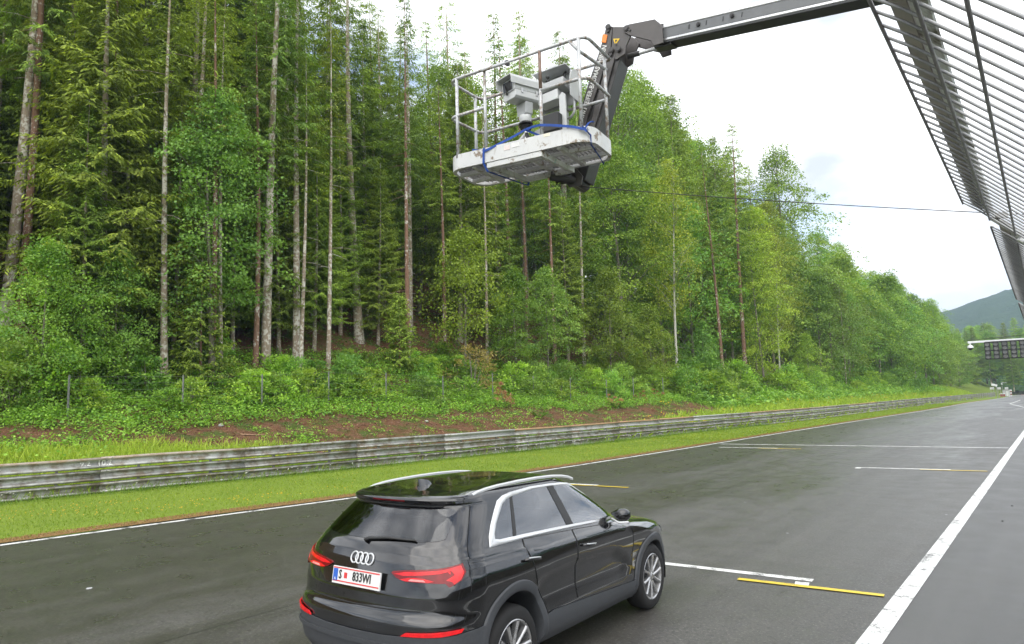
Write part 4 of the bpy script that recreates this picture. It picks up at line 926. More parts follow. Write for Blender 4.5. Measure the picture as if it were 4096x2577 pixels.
def S_side(x, z, off=0.0, sg=-1):
    """point on the body side at (x, z); sg -1 = right side"""
    O = oline(z); j = NP1 - 1; y = float(np.interp(x, O[j - 8:, 0], O[j - 8:, 1]) if x > O[j - 8, 0] else np.interp(x, O[:j, 0], O[:j, 1]))
    z2 = min(z + .02, 1.582); O2 = oline(z2); y2 = float(np.interp(x, O2[j - 8:, 0], O2[j - 8:, 1])); dz = z2 - z
    n = np.array([0, dz, -(y2 - y)]); n /= np.linalg.norm(n) + 1e-9
    return np.array([x, sg * (y + n[1] * off), z + n[2] * off])
def S_rear(tau, z, off=0.0, sg=-1):
    """point on the rear wrap: tau 0 = centre line, 25 = start of the flat side, above = metres/0.03 along the side"""
    O = oline(z); t = min(max(abs(tau), 0), len(O) - 2); i = int(t); f = t - i; p = O[i] * (1 - f) + O[i + 1] * f; d = O[i + 1] - O[i]; d = d / (np.linalg.norm(d) + 1e-9)
    n = np.array([-d[1], d[0]])
    s2 = sg if tau >= 0 else -sg
    return np.array([p[0] + n[0] * off, s2 * (p[1] + n[1] * off), z])
def tau_y(y, z):
    O = oline(z)[:NP1 + 6]; return float(np.interp(abs(y), O[:NP1, 1], range(NP1))) * (1 if y >= 0 else -1)
def tau_x(x, z):
    O = oline(z); return float(np.interp(x, O[:, 0], range(len(O))))
# --- body shell
zs = np.unique(np.round(np.concatenate([np.linspace(.20, .56, 14), np.linspace(.56, .74, 14), np.linspace(.74, .98, 16), np.linspace(.98, 1.12, 22), np.linspace(1.12, 1.42, 22), np.linspace(1.42, 1.50, 16), np.linspace(1.50, 1.588, 36)]), 4))
rows = [oline(z) for z in zs]; npt = len(rows[0])
b = MB()
WC = [(.92, .345), (3.60, .345)]
V = []
for z, O in zip(zs, rows):
    for x, y in O: V.append((x, y, z))
    for x, y in O: V.append((x, -y, z))
V = np.array(V); F = []
for i in range(len(zs) - 1):
    for side in (0, 1):
        o0 = i * 2 * npt + side * npt; o1 = o0 + 2 * npt
        for k in range(npt - 1):
            c = (V[o0 + k] + V[o1 + k + 1]) / 2
            if abs(c[1]) > .5 and any((c[0] - a) ** 2 + (c[2] - h) ** 2 < .43 ** 2 for a, h in WC): continue
            qd = (V[o0 + k], V[o0 + k + 1], V[o1 + k + 1], V[o1 + k])
            if 1.09 < c[2] < 1.49 and ((abs(c[1]) > .55 and all(inpoly(p[0], p[2], INN_P) for p in qd)) or (c[0] < .75 and all(inpoly(p[1], p[2], RWN_P) for p in qd))): continue
            F.append((o0 + k, o0 + k + 1, o1 + k + 1, o1 + k) if side == 1 else (o0 + k, o1 + k, o1 + k + 1, o0 + k + 1))
top = len(zs) - 1
F.append(tuple([top * 2 * npt + k for k in range(npt)] + [top * 2 * npt + npt + k for k in range(npt - 2, 0, -1)]))
b.add(pitch(V), F)
body = b.build('body', M_BLK, car, smooth=38, world=False)
w_ = body.modifiers.new('weld', 'WELD'); w_.merge_threshold = .0006
# --- patches laid on the body surface
def clip_poly(poly, x0, x1, y0, y1):
    def cut(P, ax, v, keep_less):
        out = []
        for i in range(len(P)):
            a, c = P[i - 1], P[i]; ia = (a[ax] <= v) if keep_less else (a[ax] >= v); ic = (c[ax] <= v) if keep_less else (c[ax] >= v)
            if ia != ic:
                t = (v - a[ax]) / (c[ax] - a[ax]); out.append((a[0] + (c[0] - a[0]) * t, a[1] + (c[1] - a[1]) * t))
            if ic: out.append(c)
        return out
    for ax, v, kl in ((0, x0, False), (0, x1, True), (1, y0, False), (1, y1, True)):
        poly = cut(poly, ax, v, kl)
        if len(poly) < 3: return []
    return poly
def patch(name, poly, fmap, off, mat, gx, gy, parent=None, skirt=.012, flip=False, smooth=40):
    P = np.array(poly); x0, y0 = P.min(0); x1, y1 = P.max(0); nx = max(1, int(math.ceil((x1 - x0) / gx))); ny = max(1, int(math.ceil((y1 - y0) / gy)))
    idx = {}; VV = []; FF = []
    def vid(p):
        k = (round(p[0], 5), round(p[1], 5))
        if k not in idx: idx[k] = len(VV); VV.append(fmap(p[0], p[1], off))
        return idx[k]
    for i in range(nx):
        for j in range(ny):
            c = clip_poly([tuple(p) for p in poly], x0 + (x1 - x0) * i / nx, x0 + (x1 - x0) * (i + 1) / nx, y0 + (y1 - y0) * j / ny, y0 + (y1 - y0) * (j + 1) / ny)
            if len(c) < 3: continue
            f = []
            for p in c:
                v_ = vid(p)
                if not f or (f[-1] != v_): f.append(v_)
            if len(f) > 2 and f[0] == f[-1]: f = f[:-1]
            if len(set(f)) >= 3: FF.append(tuple(dict.fromkeys(f)))
    # skirt back to the body
    from collections import Counter
    ec = Counter()
    for f in FF:
        for a, c in zip(f, f[1:] + f[:1]): ec[tuple(sorted((a, c)))] += 1
    inv = {v_: k for k, v_ in idx.items()}; back = {}
    for f in list(FF):
        for a, c in zip(f, f[1:] + f[:1]):
            if ec[tuple(sorted((a, c)))] == 1:
                for e in (a, c):
                    if e not in back: back[e] = len(VV); VV.append(fmap(inv[e][0], inv[e][1], off - skirt))
                FF.append((c, a, back[a], back[c]))
    bb = MB(); bb.add(pitch(VV), FF); o = bb.build(name, mat, parent or car, smooth=smooth, world=False)
    cx_, cy_ = np.mean(P, 0); out = Vector(pitch([fmap(cx_, cy_, .02)])[0] - pitch([fmap(cx_, cy_, 0)])[0]); sm = Vector((0, 0, 0))
    for f in o.data.polygons: sm += f.normal * f.area
    if sm.dot(out) < 0: o.data.flip_normals()
    return o
def densify(P, st=.05):
    out = []
    for i in range(len(P)):
        a, c = np.array(P[i - 1]), np.array(P[i]); n_ = max(1, int(np.linalg.norm(c - a) / st))
        for k in range(n_): out.append(tuple(a + (c - a) * k / n_))
    return out
for sg in (-1, 1):
    side = lambda x, z, off, sg=sg: S_side(x, z, off, sg)
    rear = lambda t, z, off, sg=sg: S_rear(t, z, off, sg)
    tag_ = 'right' if sg < 0 else 'left'
    # doors
    def arc(cx, cz, r, a0, a1, n=12): return [(cx + r * math.cos(R(a0 + (a1 - a0) * k / n)), cz + r * math.sin(R(a0 + (a1 - a0) * k / n))) for k in range(n + 1)]
    rd = arc(.92, .345, .50, 14, 52, 8) + [(1.16, .92), (1.10, 1.06), (1.12, 1.115), (1.90, 1.085), (1.915, .48), (1.42, .48)]
    fd = [(1.93, .48), (1.915, 1.085), (2.72, 1.045), (3.00, 1.03), (3.06, .95), (3.08, .75), (3.05, .48)]
    for nm, poly, hx, hz in (('rear_door', rd, 1.13, .955), ('front_door', fd, 2.11, .925)):
        d = patch(nm, poly, side, .0035, M_BLK, .05, .04)
        gp_ = MB(); pts_ = [S_side(a_, c_, .0028, sg) for a_, c_ in densify(poly)]; gp_.tube(pitch(pts_), .0042, 4, closed=True); gp_.build('shut_line', M_DARK, d, world=False)
        hb = MB(); hp = []
        for t in np.linspace(-1, 1, 9):
            p = S_side(hx + t * .115, hz - t * .012, .012 + .030 * (1 - t ** 4), sg); hp.append(p)
        hb.tube(pitch(hp), [.008, .014, .016, .017, .017, .017, .016, .014, .008], 8); hb.build('handle', M_BLK, d, smooth=True, world=False)
        lb = MB(); lb.tube(pitch([p + np.array([0, sg * .010, .012]) for p in hp[1:-1]]), .004, 5); lb.build('handle_trim', M_CHR, d, smooth=True, world=False)
    # windows
    OUT = [(.66, 1.118), (.70, 1.19), (.78, 1.27), (.90, 1.365), (.99, 1.432), (1.09, 1.465), (1.22, 1.483), (1.54, 1.500), (1.845, 1.498), (2.10, 1.487), (2.24, 1.470), (2.36, 1.445), (2.565, 1.352), (2.72, 1.268), (2.85, 1.186), (2.93, 1.115), (2.945, 1.068), (2.75, 1.072), (2.3, 1.088), (1.91, 1.102), (1.5, 1.112), (1.12, 1.118), (.80, 1.120)]
    INN = [(.765, 1.165), (.785, 1.20), (.855, 1.268), (.965, 1.345), (1.045, 1.400), (1.13, 1.432), (1.24, 1.449), (1.54, 1.474), (1.845, 1.474), (2.09, 1.464), (2.22, 1.450), (2.33, 1.425), (2.54, 1.326), (2.68, 1.248), (2.79, 1.180), (2.86, 1.118), (2.86, 1.102), (2.75, 1.100), (2.3, 1.115), (1.91, 1.130), (1.5, 1.141), (1.12, 1.150), (.82, 1.155)]
    gl = patch('side_glass', INN[0:8] + [(1.84, 1.474), (1.89, 1.131)] + INN[20:23], side, .004, M_WINR, .08, .05)
    fr = [p for p in INN if p[0] > 2.0]
    patch('front_side_glass', [(1.965, 1.128), (1.925, 1.474), (2.09, 1.464), (2.22, 1.450), (2.33, 1.425), (2.54, 1.326), (2.68, 1.248), (2.79, 1.180), (2.86, 1.118), (2.86, 1.102), (2.75, 1.100), (2.3, 1.115)], side, .006, M_WINF, .08, .05)
    patch('pillar', [(1.85, 1.132), (1.965, 1.128), (1.925, 1.474), (1.815, 1.474)], side, .008, M_DARK, .06, .05)
    patch('pillar', [(1.005, 1.152), (1.05, 1.151), (1.225, 1.447), (1.185, 1.441)], side, .008, M_DARK, .06, .05)
    tb = MB(); VV = []; n = len(OUT)
    for (a, c), (d_, e) in zip(OUT, INN):
        VV += [S_side(a, c, .002, sg), S_side(a * .8 + d_ * .2, c * .8 + e * .2, .013, sg), S_side(a * .2 + d_ * .8, c * .2 + e * .8, .013, sg), S_side(d_, e, .004, sg)]
    FF = []
    for i in range(n):
        j = (i + 1) % n
        for k in range(3): FF.append((i * 4 + k, j * 4 + k, j * 4 + k + 1, i * 4 + k + 1))
    tb.add(pitch(VV), FF); tb.build('window_trim', M_CHR, car, smooth=50, world=False)
    # cladding: arches, sill
    for (cx, cz) in WC:
        ab = MB(); VV = []; FF = []; prof = [(.485, .0), (.478, .016), (.455, .022), (.420, .022), (.402, .016), (.395, .0), (.395, -.06), (.40, -.20), (.40, -.34)]
        na = 40; aa = np.linspace(-24, 204, na)
        for a in aa:
            for r, off in prof:
                x = cx + r * math.cos(R(a)); z = max(cz + r * math.sin(R(a)), .205); o_ = S_side(x, z, 0, sg); VV.append((x, o_[1] + sg * off, z))
        m_ = len(prof)
        for i in range(na - 1):
            for k in range(m_ - 1): FF.append((i * m_ + k, (i + 1) * m_ + k, (i + 1) * m_ + k + 1, i * m_ + k + 1))
        ab.add(pitch(VV), FF); ab.build('arch_cladding', M_CLAD, car, smooth=40, world=False)
        wb = MB(); VV = []; FF = []; zc_ = cz + .01 - (cx - 3.6) * BP
        for a in np.linspace(-15, 195, 22):
            for r_, y_ in ((.41, .88), (.41, .48), (.02, .48)): VV.append((cx + r_ * math.cos(R(a)), sg * y_, zc_ + r_ * math.sin(R(a))))
        for i in range(21):
            for k in (0, 1): FF.append((i * 3 + k, i * 3 + k + 1, i * 3 + k + 4, i * 3 + k + 3))
        wb.add(VV, FF); wb.build('wheel_well', M_DARK, car, world=False)
    patch('sill_cladding', [(1.37, .235), (1.37, .455), (1.5, .470), (2.3, .435), (3.14, .400), (3.14, .235)], side, .016, M_CLAD, .08, .05)
    patch('headlamp', [(3.95, .80), (4.05, .86), (4.20, .84), (4.25, .78), (4.2, .73)], side, .006, M_GLSF, .06, .03)
    # tail lamp wrapping the corner
    ty = lambda y, z: tau_y(y, z); tx = lambda x, z: tau_x(x, z)
    lamp = [(ty(.335, .98), .975), (ty(.345, .985), .988), (ty(.45, 1.0), 1.002), (ty(.74, 1.03), 1.030), (tx(.34, 1.05), 1.056), (tx(.345, 1.0), 1.0), (tx(.30, .95), .945), (tx(.24, .91), .908), (ty(.80, .90), .902), (ty(.775, .925), .928), (ty(.47, .925), .925), (ty(.39, .945), .945)]
    lp = patch('tail_lamp', lamp, rear, .012, M_RED2, 1.0, .025)
    patch('lamp_band', [(ty(.36, .98), .972), (ty(.45, .99), .990), (ty(.74, 1.02), 1.018), (tx(.325, 1.04), 1.044), (tx(.33, 1.0), 1.0), (tx(.30, .96), .955), (tx(.25, .92), .918), (ty(.83, .91), .912), (ty(.81, .935), .940), (tx(.22, .95), .950), (tx(.27, .985), .985), (tx(.26, 1.01), 1.012), (ty(.72, 1.0), .992), (ty(.45, .97), .965)], rear, .015, M_RED, 1.0, .02, lp)
    patch('lamp_band', [(ty(.42, .94), .938), (ty(.50, .955), .955), (ty(.62, .955), .956), (ty(.70, .94), .940), (ty(.66, .93), .931), (ty(.47, .93), .930)], rear, .015, M_RED, 1.0, .02, lp)
    patch('reversing_strip', [(ty(.50, .935), .934), (ty(.52, .948), .948), (ty(.62, .948), .948), (ty(.64, .935), .935)], rear, .018, M_CLR, 1.0, .02, lp)
    patch('rear_reflector', [(ty(.50, .565), .562), (ty(.54, .59), .588), (ty(.80, .61), .606), (tx(.29, .61), .612), (tx(.27, .59), .588), (ty(.78, .575), .572)], rear, .022, M_RED, 1.0, .02)
    # mirror
    mb = MB(); VV = []; FF = []
    cols_ = [(2.76, .83, .03, .016), (2.74, .87, .04, .034), (2.72, .915, .055, .056), (2.715, .965, .062, .066), (2.72, 1.010, .055, .060), (2.735, 1.035, .03, .034)]
    for cx_, y_, hx_, hz_ in cols_:
        for k in range(12):
            g = 6.2832 * k / 12; e = .7; VV.append((cx_ + .04 + hx_ * math.copysign(abs(math.cos(g)) ** e, math.cos(g)), sg * y_, 1.125 + hz_ * math.copysign(abs(math.sin(g)) ** e, math.sin(g))))
    for i in range(5):
        for k in range(12): FF.append((i * 12 + k, i * 12 + (k + 1) % 12, (i + 1) * 12 + (k + 1) % 12, (i + 1) * 12 + k))
    FF += [tuple(range(12)), tuple(range(60, 72))]
    mb.add(pitch(VV), FF); mo = mb.build('mirror', M_BLK, car, smooth=45, world=False)
    mm = MB(); mm.tube(pitch([(2.72, sg * .86, 1.085), (2.70, sg * .95, 1.052), (2.72, sg * 1.05, 1.062)]), .011, 6); mm.build('mirror_trim', M_CHR, mo, smooth=True, world=False)
    # roof rail
    rp = [(.74, .606, 1.500), (.80, .606, 1.518), (.92, .606, 1.535), (1.10, .606, 1.548), (1.40, .604, 1.560), (1.70, .602, 1.565), (2.0, .602, 1.560), (2.16, .603, 1.548), (2.28, .606, 1.530), (2.36, .61, 1.505)]
    rb = MB(); VV = []; FF = []
    for x, y, z in rp:
        for (dy, dz) in ((-.012, -.014), (-.014, .002), (-.008, .011), (.008, .011), (.014, .002), (.012, -.014)): VV.append((x, sg * (y + dy), z + dz))
    for i in range(len(rp) - 1):
        for k in range(6): FF.append((i * 6 + k, i * 6 + (k + 1) % 6, (i + 1) * 6 + (k + 1) % 6, (i + 1) * 6 + k))
    FF += [tuple(range(6)), tuple(range(54, 60))]
    rb.add(pitch(VV), FF); rb.build('roof_rail', M_CHR, car, smooth=40, world=False)
    # wheels
    for (cx, cz) in WC:
        wy = sg * .79
        tb = MB(); Rw = .352; hw = .115
        tb.lathe([(.236, -hw * .8), (.25, -hw * .98), (.29, -hw), (.325, -hw * .93), (.345, -hw * .72), (Rw, -hw * .4), (Rw, hw * .4), (.345, hw * .72), (.325, hw * .93), (.29, hw), (.25, hw * .98), (.236, hw * .8)], (cx, wy, .352), 'y', 48); ty_ = tb.build('wheel', M_TYRE, car, smooth=40, world=False)
        rm = MB(); so = sg * hw
        rm.lathe([(.242, so * .86), (.246, so * .93), (.238, so * .97), (.228, so * .90), (.218, so * .45), (.205, -so * .4)], (cx, wy, .352), 'y', 40); rm.build('rim', M_RIM, ty_, smooth=35, world=False)
        dk = MB(); dk.lathe([(.206, -so * .35), (.02, -so * .35)], (cx, wy, .352), 'y', 32); dk.lathe([(.150, so * .12), (.150, -so * .1)], (cx, wy, .352), 'y', 32); dk.lathe([(.150, so * .12), (.03, so * .12)], (cx, wy, .352), 'y', 32); dk.build('brake_disc', M_CLAD, ty_, world=False)
        ph = .35 if cx < 2 else 1.1
        for k in range(10):
            a = ph + 6.2832 * (k // 2) / 5 + (.30 if k % 2 else -.30) * .5; a2 = ph + 6.2832 * (k // 2) / 5 + (.30 if k % 2 else -.30) * 1.05
            ca, sa = math.cos(a), math.sin(a); c2, s2 = math.cos(a2), math.sin(a2)
            p0 = np.array([cx + .045 * ca, wy + so * .80, .352 + .045 * sa]); p1 = np.array([cx + .228 * c2, wy + so * .92, .352 + .228 * s2]); d = p1 - p0; d /= np.linalg.norm(d); yv_ = np.array([0, sg, 0]); sd_ = np.cross(d, yv_); sd_ /= np.linalg.norm(sd_)
            sp = MB(); Q = []
            for p, wd in ((p0, .020), (p0 * .45 + p1 * .55, .015), (p1, .021)):
                Q += [p - sd_ * wd, p + yv_ * .010 - sd_ * wd * .35, p + yv_ * .010 + sd_ * wd * .35, p + sd_ * wd, p + sd_ * wd * .8 - yv_ * .04, p - sd_ * wd * .8 - yv_ * .04]
            sp.add(Q, [(i * 6 + k2, i * 6 + (k2 + 1) % 6, i * 6 + 6 + (k2 + 1) % 6, i * 6 + 6 + k2) for i in (0, 1) for k2 in range(6)]); sp.build('spoke', M_RIM, ty_, smooth=30, world=False)
        hb = MB(); hb.lathe([(.0, so * .93), (.030, so * .93), (.036, so * .88), (.058, so * .82), (.06, so * .5)], (cx, wy, .352), 'y', 24); hb.build('hub_cap', M_RIM, ty_, smooth=35, world=False)
# rear: window, spoiler lamp, bumper cladding, plate, rings, wiper
rear = lambda t, z, off: S_rear(t, z, off, -1)
def rp_(y, z): return (tau_y(y, z), z)
rw = [rp_(.62, 1.20), rp_(.66, 1.215), rp_(.60, 1.40), rp_(.55, 1.415), rp_(.2, 1.418), rp_(-.2, 1.418), rp_(-.55, 1.415), rp_(-.60, 1.40), rp_(-.66, 1.215), rp_(-.62, 1.20), rp_(-.3, 1.185), rp_(.3, 1.185)]
patch('rear_window', rw, rear, .004, M_WINB, 1.5, .03)
cb = MB(); cb.box((1.75, 0, .97), (2.5, 1.62, .06)); cb.build('cabin_floor', M_CABIN, car, world=False)
for (sx_, sy_, w2) in ((2.02, -.36, .25), (2.02, .36, .25), (1.12, -.40, .22), (1.12, 0, .16), (1.12, .40, .22)):
    sb = MB(); sb.prism([(sx_ - .06, .98), (sx_ + .08, .98), (sx_ - .02, 1.30), (sx_ - .12, 1.30)], sy_ - w2, sy_ + w2, np.array([[1, 0, 0], [0, 0, 1], [0, 1, 0]])); st = sb.build('seat', M_SEAT, car, world=False, bevel=.03)
    hb = MB(); hb.prism([(sx_ - .13, 1.31), (sx_ - .04, 1.31), (sx_ - .07, 1.44), (sx_ - .15, 1.44)], sy_ - .13, sy_ + .13, np.array([[1, 0, 0], [0, 0, 1], [0, 1, 0]])); hb.build('headrest', M_SEAT, st, world=False, bevel=.025)
sw = MB(); sw.tube([(2.66 + .06 * math.sin(g) , .36 + .18 * math.cos(g), 1.10 + .16 * math.sin(g)) for g in np.linspace(0, 6.2832, 21)[:-1]], .014, 6, closed=True); sw.build('steering_wheel', M_CABIN, car, smooth=True, world=False)
db = MB(); db.prism([(2.62, .98), (3.0, .98), (3.0, 1.06), (2.75, 1.10)], -.72, .72, np.array([[1, 0, 0], [0, 0, 1], [0, 1, 0]])); db.build('dashboard', M_CABIN, car, world=False, bevel=.02)
patch('high_brake_lamp', [rp_(.18, 1.462), rp_(.18, 1.474), rp_(-.18, 1.474), rp_(-.18, 1.462)], rear, .004, M_RED2, 2, .03)
cl = [(tau_x(.52, .57), .25)] + [(tau_x(.52, .57), .585), (tau_x(.38, .58), .580), (tau_y(.80, .57), .570), (tau_y(.5, .56), .555), (tau_y(.3, .55), .545), (0, .543), (-tau_y(.3, .55), .545), (-tau_y(.5, .56), .555), (-tau_y(.80, .57), .570), (-tau_x(.38, .58), .580), (-tau_x(.52, .57), .585), (-tau_x(.52, .57), .25)]
patch('bumper_cladding', cl, rear, .016, M_CLAD, 1.0, .03)
patch('bumper_step', [(tau_y(.82, .47), .465), (tau_y(.80, .50), .495), (0, .49), (-tau_y(.80, .50), .495), (-tau_y(.82, .47), .465), (0, .455)], rear, .032, M_CLAD, 1.0, .02)
# tailgate cut lines
gb = MB(); gb.tube(pitch([rear(tau_y(y, .715), .715 + .012 * (abs(y) / .6) ** 2, -.002) for y in np.linspace(-.62, .62, 25)]), .006, 5); gb.build('tailgate_gap', M_DARK, car, world=False)
pm = MB(); pc = pitch([(.058, 0, .905)])[0]; tl = R(-9)
Mp = np.array([[math.cos(tl), 0, math.sin(tl)], [0, 1, 0], [-math.sin(tl), 0, math.cos(tl)]]).T
def plate_pt(x, y, z): return Mp @ np.array([x, y, z]) + pc
def pbox(name, c, d, mat, parent): 
    bb = MB(); bb.box(plate_pt(*c), d, Mp); return bb.build(name, mat, parent, world=False)
plate = pbox('number_plate', (-.012, 0, 0), (.014, .535, .128), M_PLW, car)
pbox('plate_band', (-.0205, .2325, 0), (.004, .05, .092), M_PLB, plate); pbox('plate_stripe', (-.0205, 0, .054), (.004, .52, .009), M_PLR, plate); pbox('plate_stripe', (-.0205, 0, -.044), (.004, .52, .009), M_PLR, plate)
pbox('plate_crest', (-.0205, .115, .004), (.004, .034, .042), M_PLR, plate)
for txt, y_ in (('S', .175), ('833WI', -.07)):
    o = put('plate_text', text_mesh(txt, .094, M_PLK, .001, .80, 'plate_text', .0016), plate)
    X = Vector((0, -1, 0)); Yv = Vector(Mp @ np.array([0, 0, 1.])); Z = X.cross(Yv); mw = Matrix((X, Yv, Z)).transposed().to_4x4(); mw.translation = Vector(plate_pt(-.0235, y_, .004)); o.matrix_local = mw
o = put('plate_text', text_mesh('A', .03, M_PLW, .001, 1, 'plate_text'), plate); mw = mw.copy(); mw.translation = Vector(plate_pt(-.0235, .2325, -.03)); o.matrix_local = mw
for k in range(4):
    rg = MB(); cy_ = (k - 1.5) * .057; zc_ = 1.045
    rg.tube(pitch([rear(tau_y(cy_ + .040 * math.cos(g), zc_ + .040 * math.sin(g)), zc_ + .040 * math.sin(g), .006 + .001 * (k % 2)) for g in np.linspace(0, 6.2832, 25)[:-1]]), .0068, 6, closed=True); rg.build('badge_ring', M_CHR, car, smooth=True, world=False)
wb = MB(); wb.tube(pitch([rear(tau_y(y, z), z, .022) for y, z in ((-.02, 1.168), (.0, 1.19), (.2, 1.205), (.46, 1.202))]), [.02, .014, .011, .007], 6); wb.build('rear_wiper', M_DARK, car, smooth=True, world=False)
fb = MB(); VV = []
for x, w2, h in ((.92, .012, .012), (.88, .022, .045), (.80, .026, .062), (.74, .012, .066)): VV += [(x, -w2, 1.540), (x - .0, 0, 1.540 + h), (x, w2, 1.540)]
fb.add(pitch(VV), [(0, 1, 4, 3), (3, 4, 7, 6), (6, 7, 10, 9), (1, 2, 5, 4), (4, 5, 8, 7), (7, 8, 11, 10), (9, 10, 11)]); fb.build('antenna_fin', M_BLK, car, smooth=60, world=False)
gl_ = MB(); gl_.tube(pitch([(4.46, y, .60) for y in (-.5, 0, .5)]), .11, 8); gl_.build('grille', M_DARK, car, world=False)
# ------------------------------------------------------------------ boom lift with its basket over the track
M_WPAINT = MN('chipped_white_paint'); q = M_WPAINT; v = q.pos(obj=False); n1 = q.noise(v, 7, 6, .7); n2 = q.noise(q.pos((9, 9, 2)), 3, 5, .7)
c = q.ramp(q.noise(v, 2, 3), [(.3, (.54, .55, .55)), (.7, (.64, .64, .63))]); c = q.mix(q.ramp(n1, [(.58, 0), (.63, 1)]), c, (.22, .17, .12)); c = q.mix(q.ramp(n2, [(.56, 0), (.72, 1)]), c, (.36, .33, .28))
c = q.mix(q.ramp(q.noise(v, 3.1, 5, .7), [(.685, 0), (.70, 1)]), c, (.05, .32, .28))
q.set(Base_Color=c, Roughness=.45); M_WPAINT = q.m
q = MN('worn_tube_paint'); v = q.pos(obj=False); n1 = q.noise(v, 22, 5, .7); n2 = q.noise(v, 4, 4)
q.set(Base_Color=q.mix(q.ramp(q.math('ADD', q.math('MULTIPLY', n1, .6), q.math('MULTIPLY', n2, .4)), [(.50, 0), (.58, 1)]), (.50, .51, .52), (.24, .19, .15)), Roughness=.42, Metallic=.25); M_TUBE = q.m
M_TUBEB = simple('bare_brown_tube', (.22, .15, .12), .6, .3, .4, 18, False)
M_ARM = simple('dark_brown_grey_steel', (.075, .068, .066), .42, .1, .2, 5, False)
M_ARM2 = simple('dark_grey_steel', (.045, .043, .043), .4, .2, .2, 5, False)
M_BOOM = simple('grey_boom_steel', (.15, .155, .16), .45, .2, .12, 7, False); M_BOOMS = simple('polished_boom_edge', (.62, .62, .62), .3, .7, .12, 7, False); M_BOOMK = simple('boom_painted_shadow', (.03, .032, .033), .5, .0, .2, 7, False)
M_ORG = simple('orange_reflector', (.85, .22, .02), .3, 0, .1, 8); M_YEL = simple('warning_yellow', (.80, .52, .03), .5, 0, .1, 8); M_PWHITE = simple('white_lettering', (.72, .72, .70), .5, 0, .1, 8)
M_STRAP = simple('blue_strap', (.012, .06, .30), .7, 0, .2, 30, False); M_HOUS = simple('white_housing', (.62, .63, .635), .35, 0, .05, 6); M_LGREY = simple('light_grey_box', (.45, .46, .47), .45, .1, .12, 6); M_BLACK = simple('black_plastic', (.02, .02, .021), .45, 0, .3, 12); M_REDK = simple('red_knob', (.55, .02, .02), .4, 0, .1, 5); M_MESHF = simple('galvanised_grating', (.22, .22, .21), .5, .5, .25, 20, False)
LA = R(9); LU = np.array([math.cos(LA), math.sin(LA), 0]); LV = np.array([-math.sin(LA), math.cos(LA), 0]); LO = np.array([-4.47, 6.03, 5.05]); LZ = np.array([0, 0, 1.0])
LM = np.stack([LU, LV, LZ], 1)
def B(u, v, h): return LO + LU * u + LV * v + LZ * h
def z1(x, y): return (1760 + x * .4622, 80 + y * .4622)
def onB(zx, zy, vv):
    d = ray(*z1(zx, zy)); t = ((LO + LV * vv - CC) @ LV) / (d @ LV); return CC + d * t
lift = thing('boom_lift', 'boom lift with a chipped white work basket hanging over the track', 'boom lift', tuple(B(.4, .55, -.3)))
# toe board: rounded rectangle band
def rrect(a, b_, r, n=7):
    P = []
    for cx_, cy_, a0 in ((a - r, b_ - r, 0), (-a + r, b_ - r, 90), (-a + r, -b_ + r, 180), (a - r, -b_ + r, 270)):
        for k in range(n + 1): g = R(a0 + 90 * k / n); P.append((cx_ + r * math.cos(g), cy_ + r * math.sin(g)))
    return P
RR = rrect(.90, .37, .20); n = len(RR)
b = MB(); V = []
for (sc_, h) in ((1, -.085), (1, .085), (.965, .085), (.965, -.06), (.955, -.075), (.93, -.085)):
    V += [B(x * (1 - (1 - sc_) * .6), y * (1 - (1 - sc_) * 1.4), h) for x, y in RR]
F = []
for k in range(6):
    for i in range(n): F.append((k * n + i, k * n + (i + 1) % n, ((k + 1) % 6) * n + (i + 1) % n, ((k + 1) % 6) * n + i))
b.add(V, F); b.build('toe_board', M_WPAINT, lift, smooth=35)
# floor grating: thin bars both ways
b = MB()
for k in range(37):
    x = -.84 + k * .0467; hw = .335 if abs(x) < .70 else .335 - (abs(x) - .70) ** 2 * 7
    b.box(B(x, 0, -.045), (.007, 2 * hw, .022), LM)
for k in range(21):
    y = -.32 + k * .032; hw = .845 if abs(y) < .18 else .845 - (abs(y) - .18) ** 2 * 6
    b.box(B(0, y, -.047), (2 * hw, .005, .016), LM)
tag(b.build('floor_grating', M_MESHF, lift), kind='stuff')
for x in (-.55, 0.12, .52): MB().box(B(x, 0, -.075), (.05, .66, .045), LM).build('floor_beam', M_WPAINT, lift)
for y in (-.12, .14): MB().box(B(0, y, -.0745), (1.72, .045, .04), LM).build('floor_beam', M_WPAINT, lift)
b = MB(); b.prism([(-.36, -.362), (.33, -.362), (.33, -.32), (-.36, -.32)], -.150, -.088, LM, LO); b.build('underframe', M_WPAINT, lift, bevel=.006)
for pl in ([(.29, -.318), (.335, -.318), (.40, .33), (.355, .33)], [(-.36, -.318), (-.315, -.318), (-.20, .33), (-.245, .33)], [(-.24, .29), (.352, .29), (.352, .335), (-.24, .335)]):
    b = MB(); b.prism(pl, -.150, -.090, LM, LO); b.build('underframe', M_WPAINT, lift, bevel=.004)
# rails
TR = .0185
def rail_(name, pts, m_=M_TUBE, r=TR): return MB().tube([B(*p) for p in pts], r, 9).build(name, m_, lift, smooth=True)
def round_path(pts, r=.1, n=5):
    out = [np.array(pts[0], float)]
    for i in range(1, len(pts) - 1):
        p0, p, p2 = map(lambda a: np.array(a, float), (pts[i - 1], pts[i], pts[i + 1])); a = (p0 - p); c = (p2 - p); la, lc = np.linalg.norm(a), np.linalg.norm(c); rr = min(r, la * .45, lc * .45); a = p + a / la * rr; c = p + c / lc * rr
        for k in range(n + 1): t = k / n; out.append(a * (1 - t) ** 2 + p * 2 * t * (1 - t) + c * t * t)
    out.append(np.array(pts[-1], float)); return out
H1, H2 = 1.045, .60; NV, FV = -.35, .35
rail_('top_rail', round_path([(.88, FV - .02, 1.09), (.88, NV, 1.05), (-.86, NV, 1.0), (-.86, FV, 1.04), (.88, FV, 1.09)], .13))
